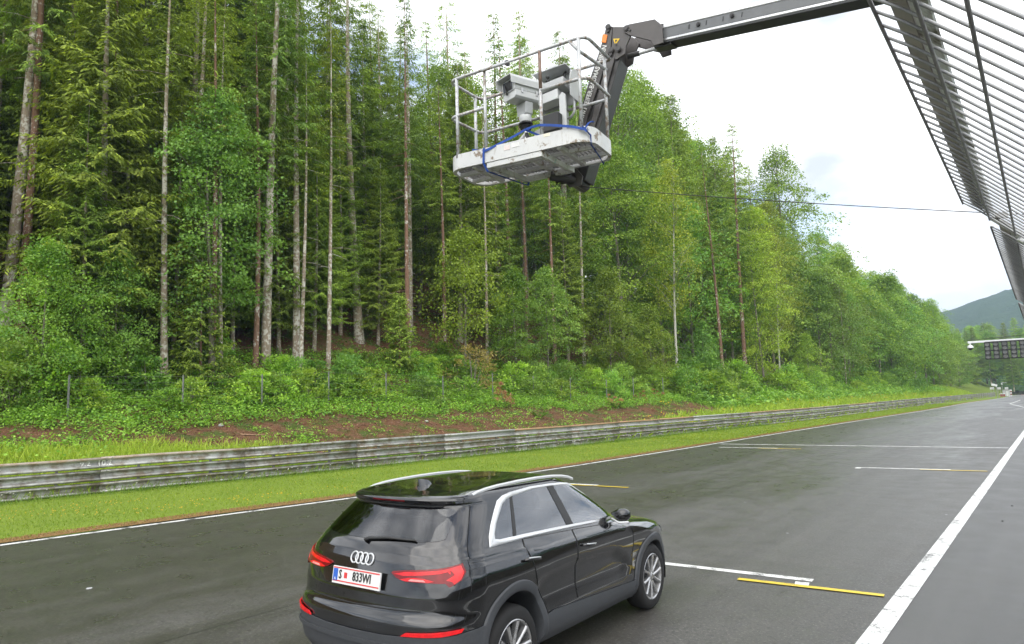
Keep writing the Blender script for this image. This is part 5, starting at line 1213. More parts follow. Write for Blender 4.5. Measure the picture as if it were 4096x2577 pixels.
rail_('top_rail', round_path([(.70, NV, 1.03), (.80, NV, .90), (.865, FV - .1, .93)], .10))
rail_('mid_rail', round_path([(-.37, NV, .565), (-.86, NV, .55), (-.86, FV, .60), (.88, FV, .63), (.88, NV, .60), (.335, NV, .585)], .12))
rail_('drop_bar', [(-.37, NV - .03, .985), (.33, NV - .03, 1.015)], M_TUBE, .014)
for nm, u_, v_, z0, z1_, m_ in (('upright', -.75, NV, .05, 1.0, M_TUBE), ('upright', -.37, NV, .05, 1.01, M_TUBE), ('upright', .335, NV, .05, .60, M_TUBE), ('upright', .335, NV, .60, 1.04, M_TUBEB), ('upright', .80, NV - .01, .05, 1.045, M_TUBE), ('upright', .86, .22, .05, 1.06, M_TUBE), ('upright', -.86, .22, .05, 1.03, M_TUBE), ('upright', .32, FV, .05, 1.07, M_TUBE)):
    rail_(nm, [(u_, v_, z0), (u_, v_, z1_)], m_)
rail_('guard_loop', round_path([(.32, FV - .03, 1.09), (.40, FV - .10, 1.10), (.47, FV - .12, .95), (.47, FV - .12, .52), (.40, FV - .10, .47), (.33, FV - .03, .52)], .08), M_TUBE, .015)
MB().box(B(-.06, NV - .015, .998), (.04, .05, .05), LM).build('bar_clamp', M_BLACK, lift)
# label stickers on the toe board
M_STK = MN('faded_sticker'); q = M_STK; n1 = q.noise(q.pos((60, 60, 12)), 4, 3, .8); q.set(Base_Color=q.ramp(n1, [(.45, (.72, .70, .68)), (.6, (.70, .45, .42))]), Roughness=.5)
MB().box(B(-.09, -.3715, .03), (.075, .004, .055), LM).build('sticker', q.m, lift); MB().box(B(.02, -.3715, .038), (.10, .004, .05), LM).build('sticker', M_PWHITE, lift)
MB().box(B(.40, -.3715, .065), (.075, .004, .034), LM).build('sticker', simple('cream_label', (.72, .68, .55), .6), lift)
# jib arm
AM = np.stack([LU, LZ, LV], 1)          # local (u, h, v)
def arm(name, poly, v0, v1, m_, bev=.006): return MB().prism(poly, v0, v1, AM, LO).build(name, m_, lift, bevel=bev)
arm('jib_arm', [(.79, 1.53), (.90, 1.42), (.945, 1.14), (.67, .41), (.45, -.20), (.30, -.18), (.44, .55), (.735, 1.28)], .50, .74, M_ARM2, .008)
plate_ = arm('jib_side_plate', [(.812, 1.578), (.884, 1.545), (.849, 1.30), (.70, .93), (.52, .52), (.35, -.15), (.285, -.15), (.417, .568), (.545, .909), (.716, 1.306)], .465, .50, M_ARM, .004)
arm('jib_side_plate', [(.83, 1.26), (.875, 1.27), (.905, 1.20), (.73, .70), (.56, .28), (.50, .28), (.64, .70)], .472, .50, M_ARM, .004)
arm('jib_side_plate', [(.812, 1.578), (.884, 1.545), (.945, 1.14), (.67, .41), (.45, -.20), (.285, -.15), (.545, .909)], .74, .765, M_ARM, .004)
arm('elbow_plate', [(.884, 1.545), (1.031, 1.50), (1.108, 1.395), (1.034, 1.271), (1.015, 1.178), (.90, 1.135), (.849, 1.268), (.86, 1.33)], .475, .50, M_ARM, .004)
arm('elbow_plate', [(.884, 1.545), (1.031, 1.50), (1.108, 1.395), (1.034, 1.271), (1.015, 1.178), (.90, 1.135), (.849, 1.268)], .74, .765, M_ARM, .004)
arm('link_plate', [(1.03, 1.495), (1.086, 1.505), (1.387, 1.472), (1.468, 1.375), (1.470, 1.17), (1.36, 1.165), (1.33, 1.235), (1.095, 1.365), (1.03, 1.42)], .455, .475, M_ARM, .004)
arm('link_plate', [(1.03, 1.495), (1.086, 1.505), (1.387, 1.472), (1.468, 1.375), (1.470, 1.17), (1.36, 1.165), (1.33, 1.235), (1.095, 1.365), (1.03, 1.42)], .765, .785, M_ARM, .004)
b = MB(); b.tube([B(1.0, .62, 1.215), B(1.14, .62, 1.214)], .030, 12); b.build('ram', M_ARM2, lift, smooth=40)
b = MB(); b.tube([B(1.12, .62, 1.214), B(1.40, .62, 1.212)], .021, 12); b.build('ram_rod', M_BOOMS, lift, smooth=40)
for (u_, h_, du, dh) in ((.836, 1.545, -.005, -.055), (1.054, 1.462, .04, -.035), (.948, 1.246, -.025, .06), (.862, 1.255, -.01, -.06)):
    b = MB(); b.tube([B(u_, .435, h_), B(u_, .475, h_)], .026, 14); b.tube([B(u_, .443, h_), B(u_, .452, h_)], .034, 14); b.prism([(u_ - .022, h_ + .01), (u_ + .022, h_ + .012), (u_ + du + .016, h_ + dh), (u_ + du - .016, h_ + dh)], .448, .462, AM, LO)
    b.tube([B(u_ + du, .440, h_ + dh), B(u_ + du, .462, h_ + dh)], .012, 8); b.build('pivot_pin', M_ARM2, lift, smooth=40)
arm('reflector', [(.765, 1.482), (.822, 1.455), (.798, 1.362), (.742, 1.388)], .452, .464, M_ORG, .003)
arm('warning_sign', [(.885, 1.395), (.965, 1.375), (.905, 1.312)], .470, .4745, M_YEL, 0)
arm('warning_mark', [(.905, 1.375), (.935, 1.368), (.912, 1.338)], .467, .4695, M_BLACK, 0)
me = text_mesh('www.PFEIFER-BAUMASCHINEN', .082, M_PWHITE, .0008, .62, 'lettering', .0012); o = put('lettering', me, lift)
ad = np.array([.716 - .417, 1.306 - .568]); ad /= np.linalg.norm(ad); X = Vector(LU * ad[0] + LZ * ad[1]); Yv = Vector(-LU * ad[1] + LZ * ad[0]); Z = X.cross(Yv)
wid = max(v_.co.x for v_ in me.vertices) - min(v_.co.x for v_ in me.vertices); me.transform(Matrix.Diagonal((.92 / wid, 1, 1, 1)))
mw = Matrix((X, Yv, Z)).transposed().to_4x4(); mw.translation = Vector(B(.612, .4625, .915)) - Vector(lift.location); o.matrix_local = mw
# foot of the jib under the basket
b = MB(); b.tube([B(.10, .30, -.14), B(.36, .50, -.20), B(.36, .74, -.20)], .055, 10); b.tube([B(.30, .44, -.18), B(.30, .80, -.18)], .07, 14); b.build('jib_foot', M_ARM2, lift, smooth=40)
arm('jib_foot_plate', [(.20, -.05), (.31, .02), (.45, -.17), (.42, -.27), (.27, -.27), (.19, -.14)], .44, .466, M_ARM, .004)
b = MB()
for k in range(3): b.tube([B(.22 + .02 * k, .40, -.10), B(.14, .36, -.20 - .02 * k), B(.24, .42, -.22), B(.32, .43, -.12)], .010, 6)
b.build('hydraulic_hoses', M_BLACK, lift, smooth=True)
# telescopic boom running off to the machine on the pit side
bd = np.array([.9835, -.0515, -.1736]); bd /= np.linalg.norm(bd); bs = np.cross(bd, LZ); bs /= np.linalg.norm(bs); bu = np.cross(bs, bd); BO = np.array([-3.097, 6.85, 6.363])
BMx = np.stack([bd, bs, bu], 1)
def bbox(name, x0, x1, y0, y1, z0, z1_, m_, bev=.006):
    z0 *= .78; z1_ *= .78; bb = MB(); bb.box(BO + BMx @ np.array([(x0 + x1) / 2, (y0 + y1) / 2, (z0 + z1_) / 2]), (x1 - x0, y1 - y0, z1_ - z0), BMx); return bb.build(name, m_, lift, bevel=bev)
BL = 9.5
bbox('boom_section', -.05, BL, -.085, .085, -.125, .125, M_BOOM, .012)
for s_ in (1, -1):
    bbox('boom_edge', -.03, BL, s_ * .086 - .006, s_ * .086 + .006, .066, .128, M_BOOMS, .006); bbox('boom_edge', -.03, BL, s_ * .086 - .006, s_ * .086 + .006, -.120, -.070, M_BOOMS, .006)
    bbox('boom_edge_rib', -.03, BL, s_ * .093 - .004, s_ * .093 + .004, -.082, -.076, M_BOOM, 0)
bbox('boom_underside', -.02, BL, -.094, .094, -.155, -.125, M_BOOMK, .004)  # near-black slab: shade under the boom put into the colour
bbox('boom_head', -.09, -.01, -.098, .098, -.135, .135, M_ARM2, .008); bbox('boom_head', -.12, .10, -.07, .07, -.185, -.125, M_ARM2, .008)
for (xa, zz) in ((.42, .0), (.80, .012)):
    b = MB(); c = BO + BMx @ np.array([xa, .085, zz]); b.tube([c, c + bs * .020], .024, 6); b.tube([c, c + bs * .028], .011, 10); b.build('boom_bolt', M_ARM2, lift, smooth=30)
for (xa, w_) in ((.31, .018), (.51, .012), (.70, .012), (.905, .010)):
    bbox('boom_slot', xa - w_ / 2, xa + w_ / 2, .083, .0875, -.03, .035, M_BOOMK, 0)  # slots as dark patches, their shade put into the colour
# cable from the basket to the pit side
M_CAB = simple('cable_rubber', (.035, .033, .030), .6, 0, .2, 10)
p0 = np.array(B(.24, .52, -.22)); d = ray(3861, 813); p1 = CC + d * 7.0; p2 = p1 + (p1 - p0) * 1.0; P = []
for t in np.linspace(0, 1, 30):
    c = p0 + (p2 - p0) * t; c[2] -= .10 * 4 * t * (1 - t) * .9; P.append(c)
tag(MB().tube(P, .0048, 6).build('cable', M_CAB, smooth=True), 'thin dark cable strung from the lift basket across to the pit side', 'cable')
# blue ratchet strap
def ribbon3(name, pts, w, wd, parent, m_):
    bb = MB(); V = []; F = []
    for p in pts: p = np.array(p); V += [p - np.array(wd) * w / 2, p + np.array(wd) * w / 2]
    for i in range(len(pts) - 1): F.append((2 * i, 2 * i + 1, 2 * i + 3, 2 * i + 2))
    bb.add(V, F); o = bb.build(name, m_, parent); s_ = o.modifiers.new('s', 'SOLIDIFY'); s_.thickness = .004; return o
strap = thing('ratchet_strap', 'blue ratchet strap wrapped around the lift basket', 'strap', tuple(B(0, -.39, .1)))
ribbon3('strap_run', [onB(x, y, vv) for x, y, vv in ((280, 1128, -.30), (395, 1132, -.385), (520, 1070, -.36), (640, 1008, -.30), (740, 950, -.22), (790, 930, -.26), (865, 910, -.385), (960, 912, -.385), (1060, 918, -.39), (1150, 925, -.39), (1245, 945, -.385), (1270, 962, -.385))], .028, LZ, strap, M_STRAP)
ribbon3('strap_run', [onB(x, y, vv) for x, y, vv in ((740, 955, -.22), (800, 975, -.20), (868, 1002, -.30))], .024, LZ, strap, M_STRAP)
ribbon3('strap_run', [onB(1250, 945, -.385), onB(1285, 890, -.385), onB(1312, 876, -.365), onB(1330, 885, -.33)], .026, LU, strap, M_STRAP)
ribbon3('strap_run', [onB(1272, 960, -.385), B(.81, -.375, .07), B(.875, -.30, -.02), B(.86, -.27, -.105), B(.80, .10, -.108), B(.74, .37, -.105), B(.74, .382, .07)], .026, LU * .7 + LV * -.7, strap, M_STRAP)
ribbon3('strap_run', [B(-.38, -.374, .085), B(-.385, -.3775, .03), B(-.39, -.3775, -.085), B(-.36, -.34, -.180), B(-.22, .35, -.182), B(-.22, .376, -.08), B(-.22, .378, .07)], .026, LU, strap, M_STRAP)
MB().box(B(.855, -.352, .035), (.05, .02, .03), LM).build('buckle', M_BOOMS, strap, bevel=.004)
# ------------------------------------------------------------------ camera gear standing in the basket
nf = np.array([-.217, -.973, -.06]); nf /= np.linalg.norm(nf); ns = np.cross(nf, LZ); ns /= np.linalg.norm(ns); nu = np.cross(ns, nf)
HM = np.stack([nf, ns, nu], 1); HC = B(-.05, -.02, .785)
def hb(name, c, d, m_, parent, bev=.006): return MB().box(HC + HM @ np.array(c), d, HM).build(name, m_, parent, bevel=bev)
pt = thing('track_camera', 'white weatherproof track camera on a pan-tilt head in the basket', 'camera', tuple(B(-.05, -.02, .45)))
def hprism(name, poly, x0, x1, m_, bev=.005):
    return MB().prism(poly, x0, x1, np.stack([ns, nu, nf], 1), HC).build(name, m_, pt, bevel=bev)
hprism('housing', [(-.105, -.03), (-.125, .07), (-.115, .105), (.115, .105), (.125, .07), (.105, -.03)], -.27, .22, M_HOUS, .008)
hprism('housing_base', [(-.085, -.125), (-.112, -.105), (-.112, -.034), (.112, -.034), (.112, -.105), (.085, -.125)], -.27, .215, M_HOUS, .006)
hprism('sun_shield', [(-.135, .02), (-.142, .09), (-.128, .122), (.128, .122), (.142, .09), (.135, .02), (.130, .02), (.132, .085), (.122, .112), (-.122, .112), (-.132, .085), (-.130, .02)], -.20, .29, M_HOUS, .002)
hb('window_frame', (.222, 0, .025), (.012, .19, .135), M_LGREY, pt, .004); hb('window', (.229, 0, .025), (.006, .160, .110), simple('dark_lens_glass', (.012, .015, .018), .05, 0, .2, 4, True, .9), pt, 0)
b = MB(); c = HC + HM @ np.array([.231, .0, .025]); b.tube([c, c + nf * .003], .046, 24); b.build('lens_ring', M_BLACK, pt)
b = MB(); b.tube([HC + HM @ np.array([.24, .005, -.075]), HC + HM @ np.array([.245, .015, -.03]), HC + HM @ np.array([.240, .035, .045])], [.012, .010, .004], 6); b.build('wiper', M_BLACK, pt, smooth=True)
for x in (-.1, .12): hb('latch', (x, -.116, -.035), (.028, .012, .055), M_BOOMS, pt, .002); hb('latch', (x, .116, -.035), (.028, .012, .055), M_BOOMS, pt, .002)
b = MB(); b.prism([(-.09, .0), (-.075, -.13), (-.045, -.15), (.045, -.15), (.075, -.13), (.09, .0)], -.055, .055, np.stack([ns, nu, nf], 1), HC + nu * -.135); b.build('pan_tilt_yoke', M_LGREY, pt, bevel=.008)
b = MB(); b.lathe([(.0, .0), (.07, .0), (.075, -.03), (.062, -.075), (.0, -.078)], HC + nu * -.275, 'z', 20); b.build('pan_base', M_HOUS, pt, smooth=40)
tr = thing('tripod', 'black camera tripod strapped into the lift basket', 'tripod', tuple(B(-.05, -.02, 0)))
pb = HC + nu * -.355
b = MB(); b.lathe([(0, .0), (.075, .0), (.085, -.02), (.06, -.035), (.078, -.05), (.06, -.085), (.03, -.09), (.0, -.09)], pb, 'z', 20); b.build('levelling_head', M_BLACK, tr, smooth=40)
b = MB(); b.tube([pb - LZ * .08, pb - LZ * .40], .022, 10); b.build('centre_column', M_BOOMS, tr, smooth=40)
b = MB(); b.lathe([(0, 0), (.03, 0), (.035, -.03), (.03, -.06), (0, -.06)], pb - LZ * .20, 'z', 12); b.build('knob', M_REDK, tr, smooth=40)
for a in (200, 320, 80):
    b = MB(); e = pb + LU * .30 * math.cos(R(a)) + LV * .30 * math.sin(R(a)); e[2] = LO[2] - .02; b.tube([pb - LZ * .13, e], [.024, .015], 8); b.build('leg', M_BLACK if a != 200 else M_LGREY, tr, smooth=40)
ct = thing('control_console', 'grey lift control console with joysticks under a metal hood', 'console', tuple(B(.25, .2, .1)))
MB().prism([(.05, .76), (.42, .80), (.42, .90), (.05, .86)], .06, .26, AM, LO).build('console_box', M_LGREY, ct, bevel=.008)
MB().prism([(.09, .63), (.34, .66), (.34, .78), (.09, .745)], .07, .25, AM, LO).build('lower_box', M_HOUS, ct, bevel=.008)
MB().prism([(.34, .28), (.42, .28), (.42, .70), (.38, .74), (.34, .70)], .10, .13, AM, LO).build('bracket', M_HOUS, ct, bevel=.004)
MB().prism([(.02, .62), (.46, .66), (.50, .70), (.52, .96), (.44, 1.04), (.02, 1.02)], .30, .32, AM, LO).build('hood_back', M_LGREY, ct, bevel=.004)
MB().prism([(.02, 1.02), (.44, 1.045), (.44, 1.055), (.02, 1.03)], .08, .32, AM, LO).build('hood_top', M_LGREY, ct, bevel=.003)
b = MB(); VV = []; Ns = 12
for k in range(Ns):
    g = R(-20 + 110 * k / (Ns - 1)); VV += [B(.50, .30 - .26 * math.sin(g) * .9, .66 + .0), B(.50, .30 - .26 * math.sin(g) * .9, .72 + .31 * math.cos(g * .75))]
b.add(VV, [(2 * k, 2 * k + 1, 2 * k + 3, 2 * k + 2) for k in range(Ns - 1)]); o = b.build('hood_side', M_HOUS, ct); s_ = o.modifiers.new('s', 'SOLIDIFY'); s_.thickness = .006
for u_ in (.06, .21):
    b = MB(); b.lathe([(0, .075), (.014, .072), (.021, .055), (.014, .038), (.008, .03), (.03, .0)], B(u_, .10, .875 + u_ * .1), 'z', 14); b.build('joystick', M_BLACK, ct, smooth=40)
b = MB(); b.tube([B(.37, .18, .90), B(.375, .20, .99), B(.36, .26, 1.04)], .016, 8); b.build('conduit', M_BLACK, ct, smooth=True)
MB().prism([(.19, 1.05), (.33, 1.06), (.30, 1.10), (.23, 1.095)], .10, .24, AM, LO).build('hood_cap', M_HOUS, ct, bevel=.004)
bx_o = MB().prism([(.13, .26), (.37, .27), (.375, .47), (.35, .485), (.14, .465)], .0, .18, AM, LO).build('equipment_case', M_BLACK, bevel=.012); tag(bx_o, 'black weather-streaked equipment case in the lift basket', 'case')
MB().prism([(.0, .0), (.14, .0), (.14, .40), (.0, .36)], .12, .26, AM, LO).build('battery_box', M_HOUS, None, bevel=.008); tag(bpy.data.objects['battery_box'], 'white upright box behind the tripod in the basket', 'box')
# ------------------------------------------------------------------ catch fence leaning over the camera, pit side
M_WIRE = simple('galvanised_wire', (.33, .335, .34), .45, .2, .2, 20, False); M_WIRED = simple('dark_fence_bar', (.27, .27, .275), .5, .2, .2, 15, False)
q = MN('galvanised_plate'); v = q.pos(); n1 = q.noise(v, 9, 5, .7); n2 = q.noise(q.pos((3, 40, 3)), 2, 3)
q.set(Base_Color=q.mix(q.ramp(n1, [(.5, 0), (.64, 1)]), q.ramp(n2, [(.3, (.72, .74, .76)), (.7, (.85, .87, .88))]), (.15, .13, .11)), Metallic=.1, Roughness=.5); M_GPLATE = q.m
M_GDARK = simple('dark_plate', (.34, .32, .29), .6, .1, .5, 6, False)
FB = .578; FS = math.sqrt(.5)
def fx0(y): return -.285 * FB - .0125 * (y - 1.9 * FB)
def FPt(t, y, lift_=0.0):
    """t metres down the slope from the free edge; lift_ = up along the mesh normal"""
    return np.array([fx0(y) + t * FS + lift_ * FS, y, CAM_H + FB - t * FS + lift_ * FS])
cf = thing('catch_fence', 'galvanised mesh catch fence leaning out overhead at the right', 'fence', (.6, 2, 0))
TM = .95
BT = [0, .0905, .173, .256, .339, .422, .505, .588, .671, .754, .837, .92]
for pi_, (ya, yb, t0_) in enumerate(((-.02, 2.52, 0), (2.66, 5.02, .085), (5.20, 7.6, .092))):
    fr = bpy.data.objects.new('mesh_panel', None); link(fr); fr.parent = cf; fr.location = -Vector(cf.location)
    n = int(round((yb - ya) / .05)); r = .0027
    for k in range(n + 1):
        y = ya + (yb - ya) * k / n
        o = MB().tube([FPt(t0_, y, -.004), FPt(t0_ + .05, y), FPt(TM * .5, y), FPt(TM, y)], r, 5).build('cross_wire', M_WIRE, None, smooth=True)
        o.parent = fr
    for t in BT:
        o = MB().tube([FPt(t + t0_, ya - .004, -.006), FPt(t + t0_, (ya + yb) / 2, -.006), FPt(t + t0_, yb + .004, -.006)], .0031, 6).build('long_bar', M_WIRED, None, smooth=True); o.parent = fr
    # angle profile behind the mesh, flattened to two strips, the outer one darker
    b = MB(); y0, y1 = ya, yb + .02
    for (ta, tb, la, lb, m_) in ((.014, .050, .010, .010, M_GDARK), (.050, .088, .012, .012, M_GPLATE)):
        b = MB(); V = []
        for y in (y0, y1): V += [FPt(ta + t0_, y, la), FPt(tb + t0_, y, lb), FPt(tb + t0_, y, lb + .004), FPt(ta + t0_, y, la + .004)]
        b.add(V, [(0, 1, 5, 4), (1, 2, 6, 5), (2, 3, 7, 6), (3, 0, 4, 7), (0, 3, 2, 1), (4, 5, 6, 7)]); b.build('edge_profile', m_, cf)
for y in (2.545, 5.05, 7.65):
    b = MB(); V = []
    for t in (.085, 1.0):
        for (dy, l_) in ((.0, .008), (.10, .008), (.10, .018), (.0, .018)): V.append(FPt(t - (.02 if dy else 0), y + dy, l_))
    b.add(V, [(0, 1, 5, 4), (1, 2, 6, 5), (2, 3, 7, 6), (3, 0, 4, 7), (0, 3, 2, 1), (4, 5, 6, 7)]); b.build('bracket_arm', M_GPLATE, cf, bevel=.002)
    for t in (.19, .55):
        b = MB(); c = FPt(t, y + .03, .008); nn = np.array([-FS, 0, -FS]); b.tube([c, c + nn * .016], .013, 6); b.tube([c, c + nn * .004], .02, 12); b.build('bolt', M_BOOMS, cf)
    b = MB(); b.box((.60, y + .05, (CAM_H + .1) / 2), (.09, .09, CAM_H + .1)); b.build('post', M_GPLATE, cf)
b = MB(); c = FPt(.12, 2.44, .01); b.box(c, (.03, .03, .014)); b.build('clip', M_GDARK, cf)
wl = MB(); wl.box((1.05, 12, .55), (.3, 50, 1.1)); tag(wl.build('pit_wall', M_CONC), 'low concrete pit wall under the catch fence', 'wall')
# ------------------------------------------------------------------ start lights, camera dome, boards and other far things
M_SIGB = simple('black_signal_box', (.022, .022, .024), .55, 0, .2, 5, False); M_SIGW = simple('white_painted_steel', (.68, .69, .70), .45, .1, .08, 4, False); M_LENS = simple('unlit_lens', (.13, .13, .125), .18, 0, .2, 3, True, .7)
GY = 42.0
def gp(px, py, y=GY): return on_y(px, py, y)
g = thing('start_light_gantry', 'gantry arm with black unlit start lights over the track', 'start lights', tuple(gp(3960, 1440) * np.array([1, 1, 0])))
p0 = gp(3960, 1360); s = np.linalg.norm(gp(3980, 1360) - p0) / 20            # metres per photo pixel there
ctr0 = gp(3951, 1403); px_m = s
colw = 24 * s; pitch_ = 34.5 * s; R_ = 9.6 * s
for k in range(7):
    cx_ = ctr0[0] + pitch_ * k; zc_ = ctr0[2]
    bx_ = MB().box((cx_, GY, zc_), (colw, .16, 84 * s)).build('light_column', M_SIGB, g, bevel=.01)
    for j in range(4):
        z = zc_ + (1.5 - j) * 20.3 * s
        b = MB(); b.tube([(cx_, GY - .06, z), (cx_, GY - .098, z)], R_, 20); b.build('lens', M_LENS, bx_, world=False).location = -Vector(g.location) * 0
        bx_.children[-1].location = (0, 0, 0)
        hd = MB(); 
        V = []
        for a in np.linspace(20, 160, 9):
            for (rr_, yy) in ((R_ * 1.08, -.08), (R_ * 1.08, -.17)): V.append((cx_ + rr_ * math.cos(R(a)), GY + yy, z + rr_ * math.sin(R(a))))
        hd.add(V, [(2 * i, 2 * i + 1, 2 * i + 3, 2 * i + 2) for i in range(8)]); hd.build('visor', M_SIGB, bx_, world=False)
for zz, hh in ((.0, 5), (-41, 5), (41, 6)):
    MB().box((ctr0[0] + pitch_ * 3, GY + .05, ctr0[2] + zz * s), (pitch_ * 6.4, .08, hh * s)).build('frame_bar', M_SIGB, g)
x_l = gp(3870, 1372)[0]; zb = gp(3905, 1368)[2]
b = MB(); b.box(((x_l + 12) / 2, GY + .15, zb), (12 - x_l, .14, 10 * s)); b.build('support_beam', M_SIGW, g, bevel=.01)
b = MB(); b.box((12, GY + .15, zb / 2), (.25, .25, zb)); b.build('support_post', M_SIGW, g)
b = MB(); b.tube([(x_l, GY + .15, zb + .10), (ctr0[0] + pitch_, GY + .15, zb + .16), (12, GY + .15, zb + .75)], .012, 5); b.build('stay_wire', M_CAB, g)
dm = thing('dome_camera', 'white dome camera hanging from the end of the start light beam', 'camera', tuple(gp(3881, 1398)))
c = gp(3881, 1385); b = MB(); b.lathe([(0, .16), (.035, .16), (.035, .05), (.10, .03), (.135, -.03), (.135, -.10), (0, -.10)], c, 'z', 20); b.build('dome_housing', M_SIGW, dm, smooth=40)
b = MB(); b.lathe([(.11, -.10), (.09, -.16), (.05, -.20), (0, -.215)], c, 'z', 16); b.build('dome_glass', M_BLACK, dm, smooth=True)
# distance boards
FY = 168.0
for i, (px, w, txt, lab) in enumerate(((3968, 21, '200', 'white distance board reading 200, left of the other two'), (3996, 18, '150', 'white distance board between two others beyond the guard rail'), (4026, 17, '100', 'white distance board nearest the tyre barrier'))):
    p = gp(px, 1553.5, FY + i * 6); sc_ = np.linalg.norm(gp(px + 10, 1553.5, FY + i * 6) - p) / 10; hh = 10 * sc_; ww = w * sc_ * .8
    t = thing('distance_board', lab, 'board', (p[0], p[1], float(hill(p[0], p[1]))))
    MB().box(p, (ww, .05, hh)).build('panel', M_SIGW, t)
    for sx in (-.3, .3): MB().box((p[0] + sx * ww, p[1] + .05, p[2] / 2), (.06, .06, p[2])).build('leg', M_POST, t)
    o = put('board_text', text_mesh(txt, hh * .75, M_BLACK, .002, 1.15, 'board_text'), t); mw = Matrix.Rotation(R(90), 4, 'X'); mw.translation = Vector((p[0], p[1] - .03, p[2])) - Vector(t.location); o.matrix_local = mw
# tyre barrier beyond the bend
M_TB = simple('tyre_stack_black', (.02, .02, .022), .8, 0, .3, 3, False)
tw = thing('tyre_barrier', 'low black tyre barrier across the end of the straight', 'barrier', (5, 235, 0))
xs = np.linspace(gp(4040, 1566, 235)[0], gp(4040, 1566, 235)[0] + 34, 48)
for i, x in enumerate(xs):
    b = MB()
    for j in range(3): b.lathe([(.12, .02 + j * .3), (.33, .02 + j * .3), (.36, .10 + j * .3), (.36, .20 + j * .3), (.33, .29 + j * .3), (.12, .29 + j * .3)], (x, 235 + .25 * math.sin(i), 0), 'z', 10)
    b.build('tyre_stack', M_TB, tw, smooth=40)
# marshal post: small white hut, camera pole and a red-topped marker
p = gp(4025, 1562, 205); t = thing('marshal_shelter', 'small pale marshal shelter beside the tyre barrier', 'shelter', (p[0], p[1], 0))
MB().box((p[0], p[1], .75), (1.5, 1.0, 1.5)).build('wall', M_LGREY, t); MB().prism([(-.85, 1.48), (.85, 1.48), (0, 1.75)], -.6, .6, np.array([[1, 0, 0], [0, 0, 1], [0, 1, 0]]), (p[0], p[1], 0)).build('roof', M_POST, t); MB().box((p[0] + .2, p[1] - .52, .65), (.5, .04, 1.2)).build('door', M_SIGW, t)
M_REDV = simple('red_marker_paint', (.26, .05, .04), .5, 0, .1, 3)
p = gp(4008, 1561, 198); t = thing('sand_bin', 'tiny red bin with a white lid by the marshal shelter', 'bin', (p[0], p[1], 0)); MB().prism([(-.45, .05), (-.52, .6), (.52, .6), (.45, .05)], -.35, .35, np.array([[1, 0, 0], [0, 0, 1], [0, 1, 0]]), (p[0], p[1], 0)).build('bin_body', M_REDV, t); MB().prism([(-.58, .6), (-.5, .76), (.5, .82), (.58, .6)], -.4, .4, np.array([[1, 0, 0], [0, 0, 1], [0, 1, 0]]), (p[0], p[1], 0)).build('lid', M_SIGW, t)
p = gp(3977, 1541, 172); t = thing('floodlight_mast', 'white floodlight box on a mast above the distance boards', 'floodlight', (p[0], p[1], 0)); MB().box(p, (1.0, .5, .45), np.array(Matrix.Rotation(.3, 3, 'Y'))).build('lamp_box', M_SIGW, t, bevel=.04); MB().tube([(p[0] + .35, p[1], 0), (p[0] + .35, p[1], p[2])], .06, 8).build('mast', M_POST, t)
p = gp(4007, 1536, 190); t = thing('signal_mast', 'thin mast with a white lamp and a crossbar behind the boards', 'mast', (p[0], p[1], 0)); MB().tube([(p[0], p[1], 0), (p[0], p[1], p[2] + .3)], .05, 8).build('mast', M_POST, t); MB().box((p[0] + .45, p[1], p[2] + .25), (1.1, .06, .07)).build('crossbar', M_SIGW, t); b = MB(); b.lathe([(0, .16), (.12, .12), (.16, 0), (.12, -.12), (0, -.16)], (p[0], p[1] - .1, p[2] - .05), 'z', 12); b.build('lamp', M_SIGW, t, smooth=True)
p = gp(4042, 1556, 200); t = thing('marker_post', 'white and red banded marker post beside the tyre barrier', 'post', (p[0], p[1], 0))
for j, m_ in enumerate((M_SIGW, M_REDV, M_SIGW, M_REDV, M_SIGW)):
    b = MB(); b.tube([(p[0], p[1], j * .32), (p[0], p[1], j * .32 + .318)], .16 if j < 4 else .22, 12); b.build('band', m_, t, smooth=40)
# painted kerb and run-off at the bend
M_KRED = simple('run_off_salmon', (.45, .24, .18), .7, 0, .15, 1, False); M_KGRN = simple('run_off_green', (.18, .42, .33), .7, 0, .15, 1, False)
mark('run_off', [(-8.5, 228), (12, 222), (14, 228), (-8.5, 233)], M_KRED, .008); mark('run_off', [(-2.5, 216), (8, 214), (10, 221), (-1, 222)], M_KGRN, .010)
# flat white survey disc stuck to the asphalt
for px, py, lab in ((357, 2354, 'small pale disc lying on the asphalt at the left'), (2980, 2010, 'small pale chip on the asphalt right of the car'), (3150, 2134, 'small pale chip on the asphalt below the first one'), (3785, 2060, 'small pale chip near the white pit line')):
    p = gnd(px, py); b = MB(); r_ = .035 if px < 400 else .016; b.lathe([(0, .007), (r_, .006), (r_ * 1.05, .001)], (p[0], p[1], 0), 'z', 14); tag(b.build('disc', M_LGREY), lab, 'disc')
for px, py, lab in ((4048, 2025, 'small dark rubber crumb on the pit lane, upper one'), (4010, 2086, 'small dark rubber crumb on the pit lane, lower one')):
    p = gnd(px, py); b = MB(); b.lathe([(0, .018), (.015, .014), (.02, .0)], (p[0], p[1], 0), 'z', 8); tag(b.build('rubber_crumb', M_BLACK), lab, 'rubber crumb')
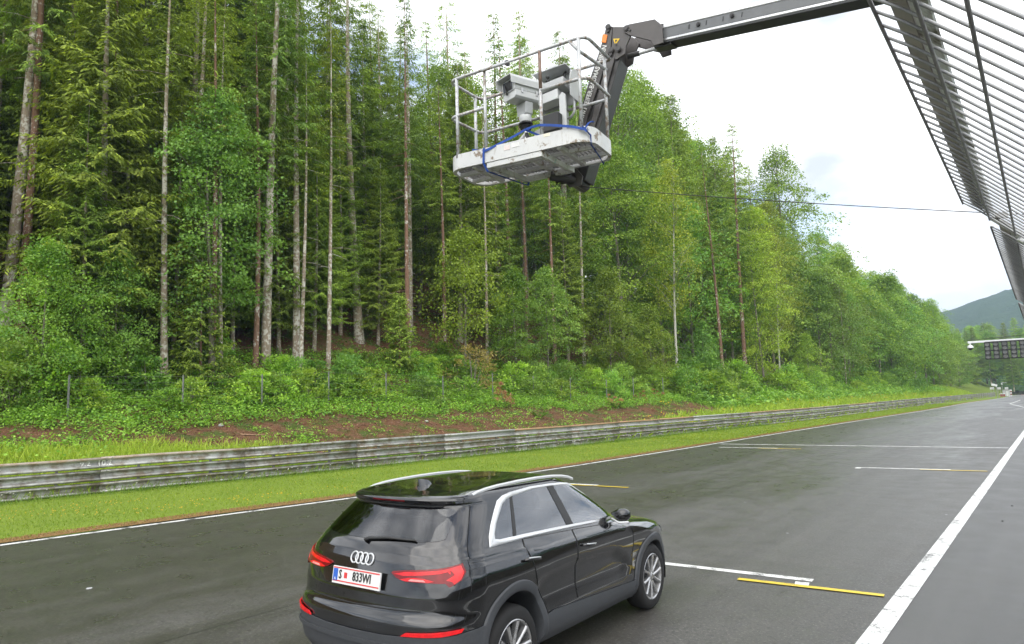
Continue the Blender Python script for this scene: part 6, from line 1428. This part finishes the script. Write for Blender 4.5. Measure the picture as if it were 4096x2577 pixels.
# ------------------------------------------------------------------ far hills and the air between
q = MN('far_forest'); v = q.pos(); n1 = q.noise(v, .03, 6, .7); n2 = q.noise(v, .11, 4, .7)
q.set(Base_Color=q.mix(q.ramp(n1, [(.35, 0), (.65, 1)]), q.ramp(n2, [(.3, (.02, .045, .014)), (.7, (.05, .09, .02))]), (.035, .07, .018)), Roughness=1.0, Specular_IOR_Level=.05); q.bump(n2, 1.0, 6.0)
M_FARF = q.m
def ridge(name, az0, az1, d0, d1, zfun, seed):
    na, nd = 150, 46; V = []
    for i in range(na):
        a = R(az0 + (az1 - az0) * i / (na - 1))
        for j in range(nd):
            t = j / (nd - 1); d = d0 + (d1 - d0) * t
            x = math.sin(a) * d; y = math.cos(a) * d; h = zfun(az0 + (az1 - az0) * i / (na - 1)) * math.sin(t * math.pi / 2) ** 1.2
            z = h + (float(fbm(x, y, .006, seed)) - .5) * 30 * t + (float(vnoise(x, y, .05, seed + 2)) - .3) * 14 * min(1, t * 6) + (float(vnoise(x, y, .14, seed + 3)) - .3) * 9
            V.append((x, y, z - 3))
    F = [(i * nd + j, (i + 1) * nd + j, (i + 1) * nd + j + 1, i * nd + j + 1) for i in range(na - 1) for j in range(nd - 1)]
    o = put(name, np_mesh(name, V, F, M_FARF, smooth=True)); return tag(o, kind='structure')
ridge('far_hill', -40, 70, 850, 1500, lambda a: float(np.interp(a, [-40, -12, -8, -6, -4, -2, 0, 4, 15, 40, 70], [95, 120, 130, 136, 146, 160, 174, 190, 210, 150, 120])), 61)
ridge('wooded_slope', -45, 75, 345, 620, lambda a: float(np.interp(a, [-45, -8, -3, 2, 10, 75], [18, 18, 20, 24, 30, 30])), 71)
hz = MB(); hz.box((0, 700, 160), (5200, 5200, 350)); hz_o = hz.build('haze', None)
q = MN('haze_air'); q.t.nodes.remove(q.b); pv = q.n('VolumePrincipled'); pv.inputs['Color'].default_value = (.60, .76, 1.0, 1); pv.inputs['Density'].default_value = .00034; pv.inputs['Anisotropy'].default_value = .1
q.l(pv.outputs[0], q.out.inputs['Volume']); hz_o.data.materials.append(q.m); tag(hz_o, 'thin bluish summer haze over the valley', 'haze', kind='stuff')
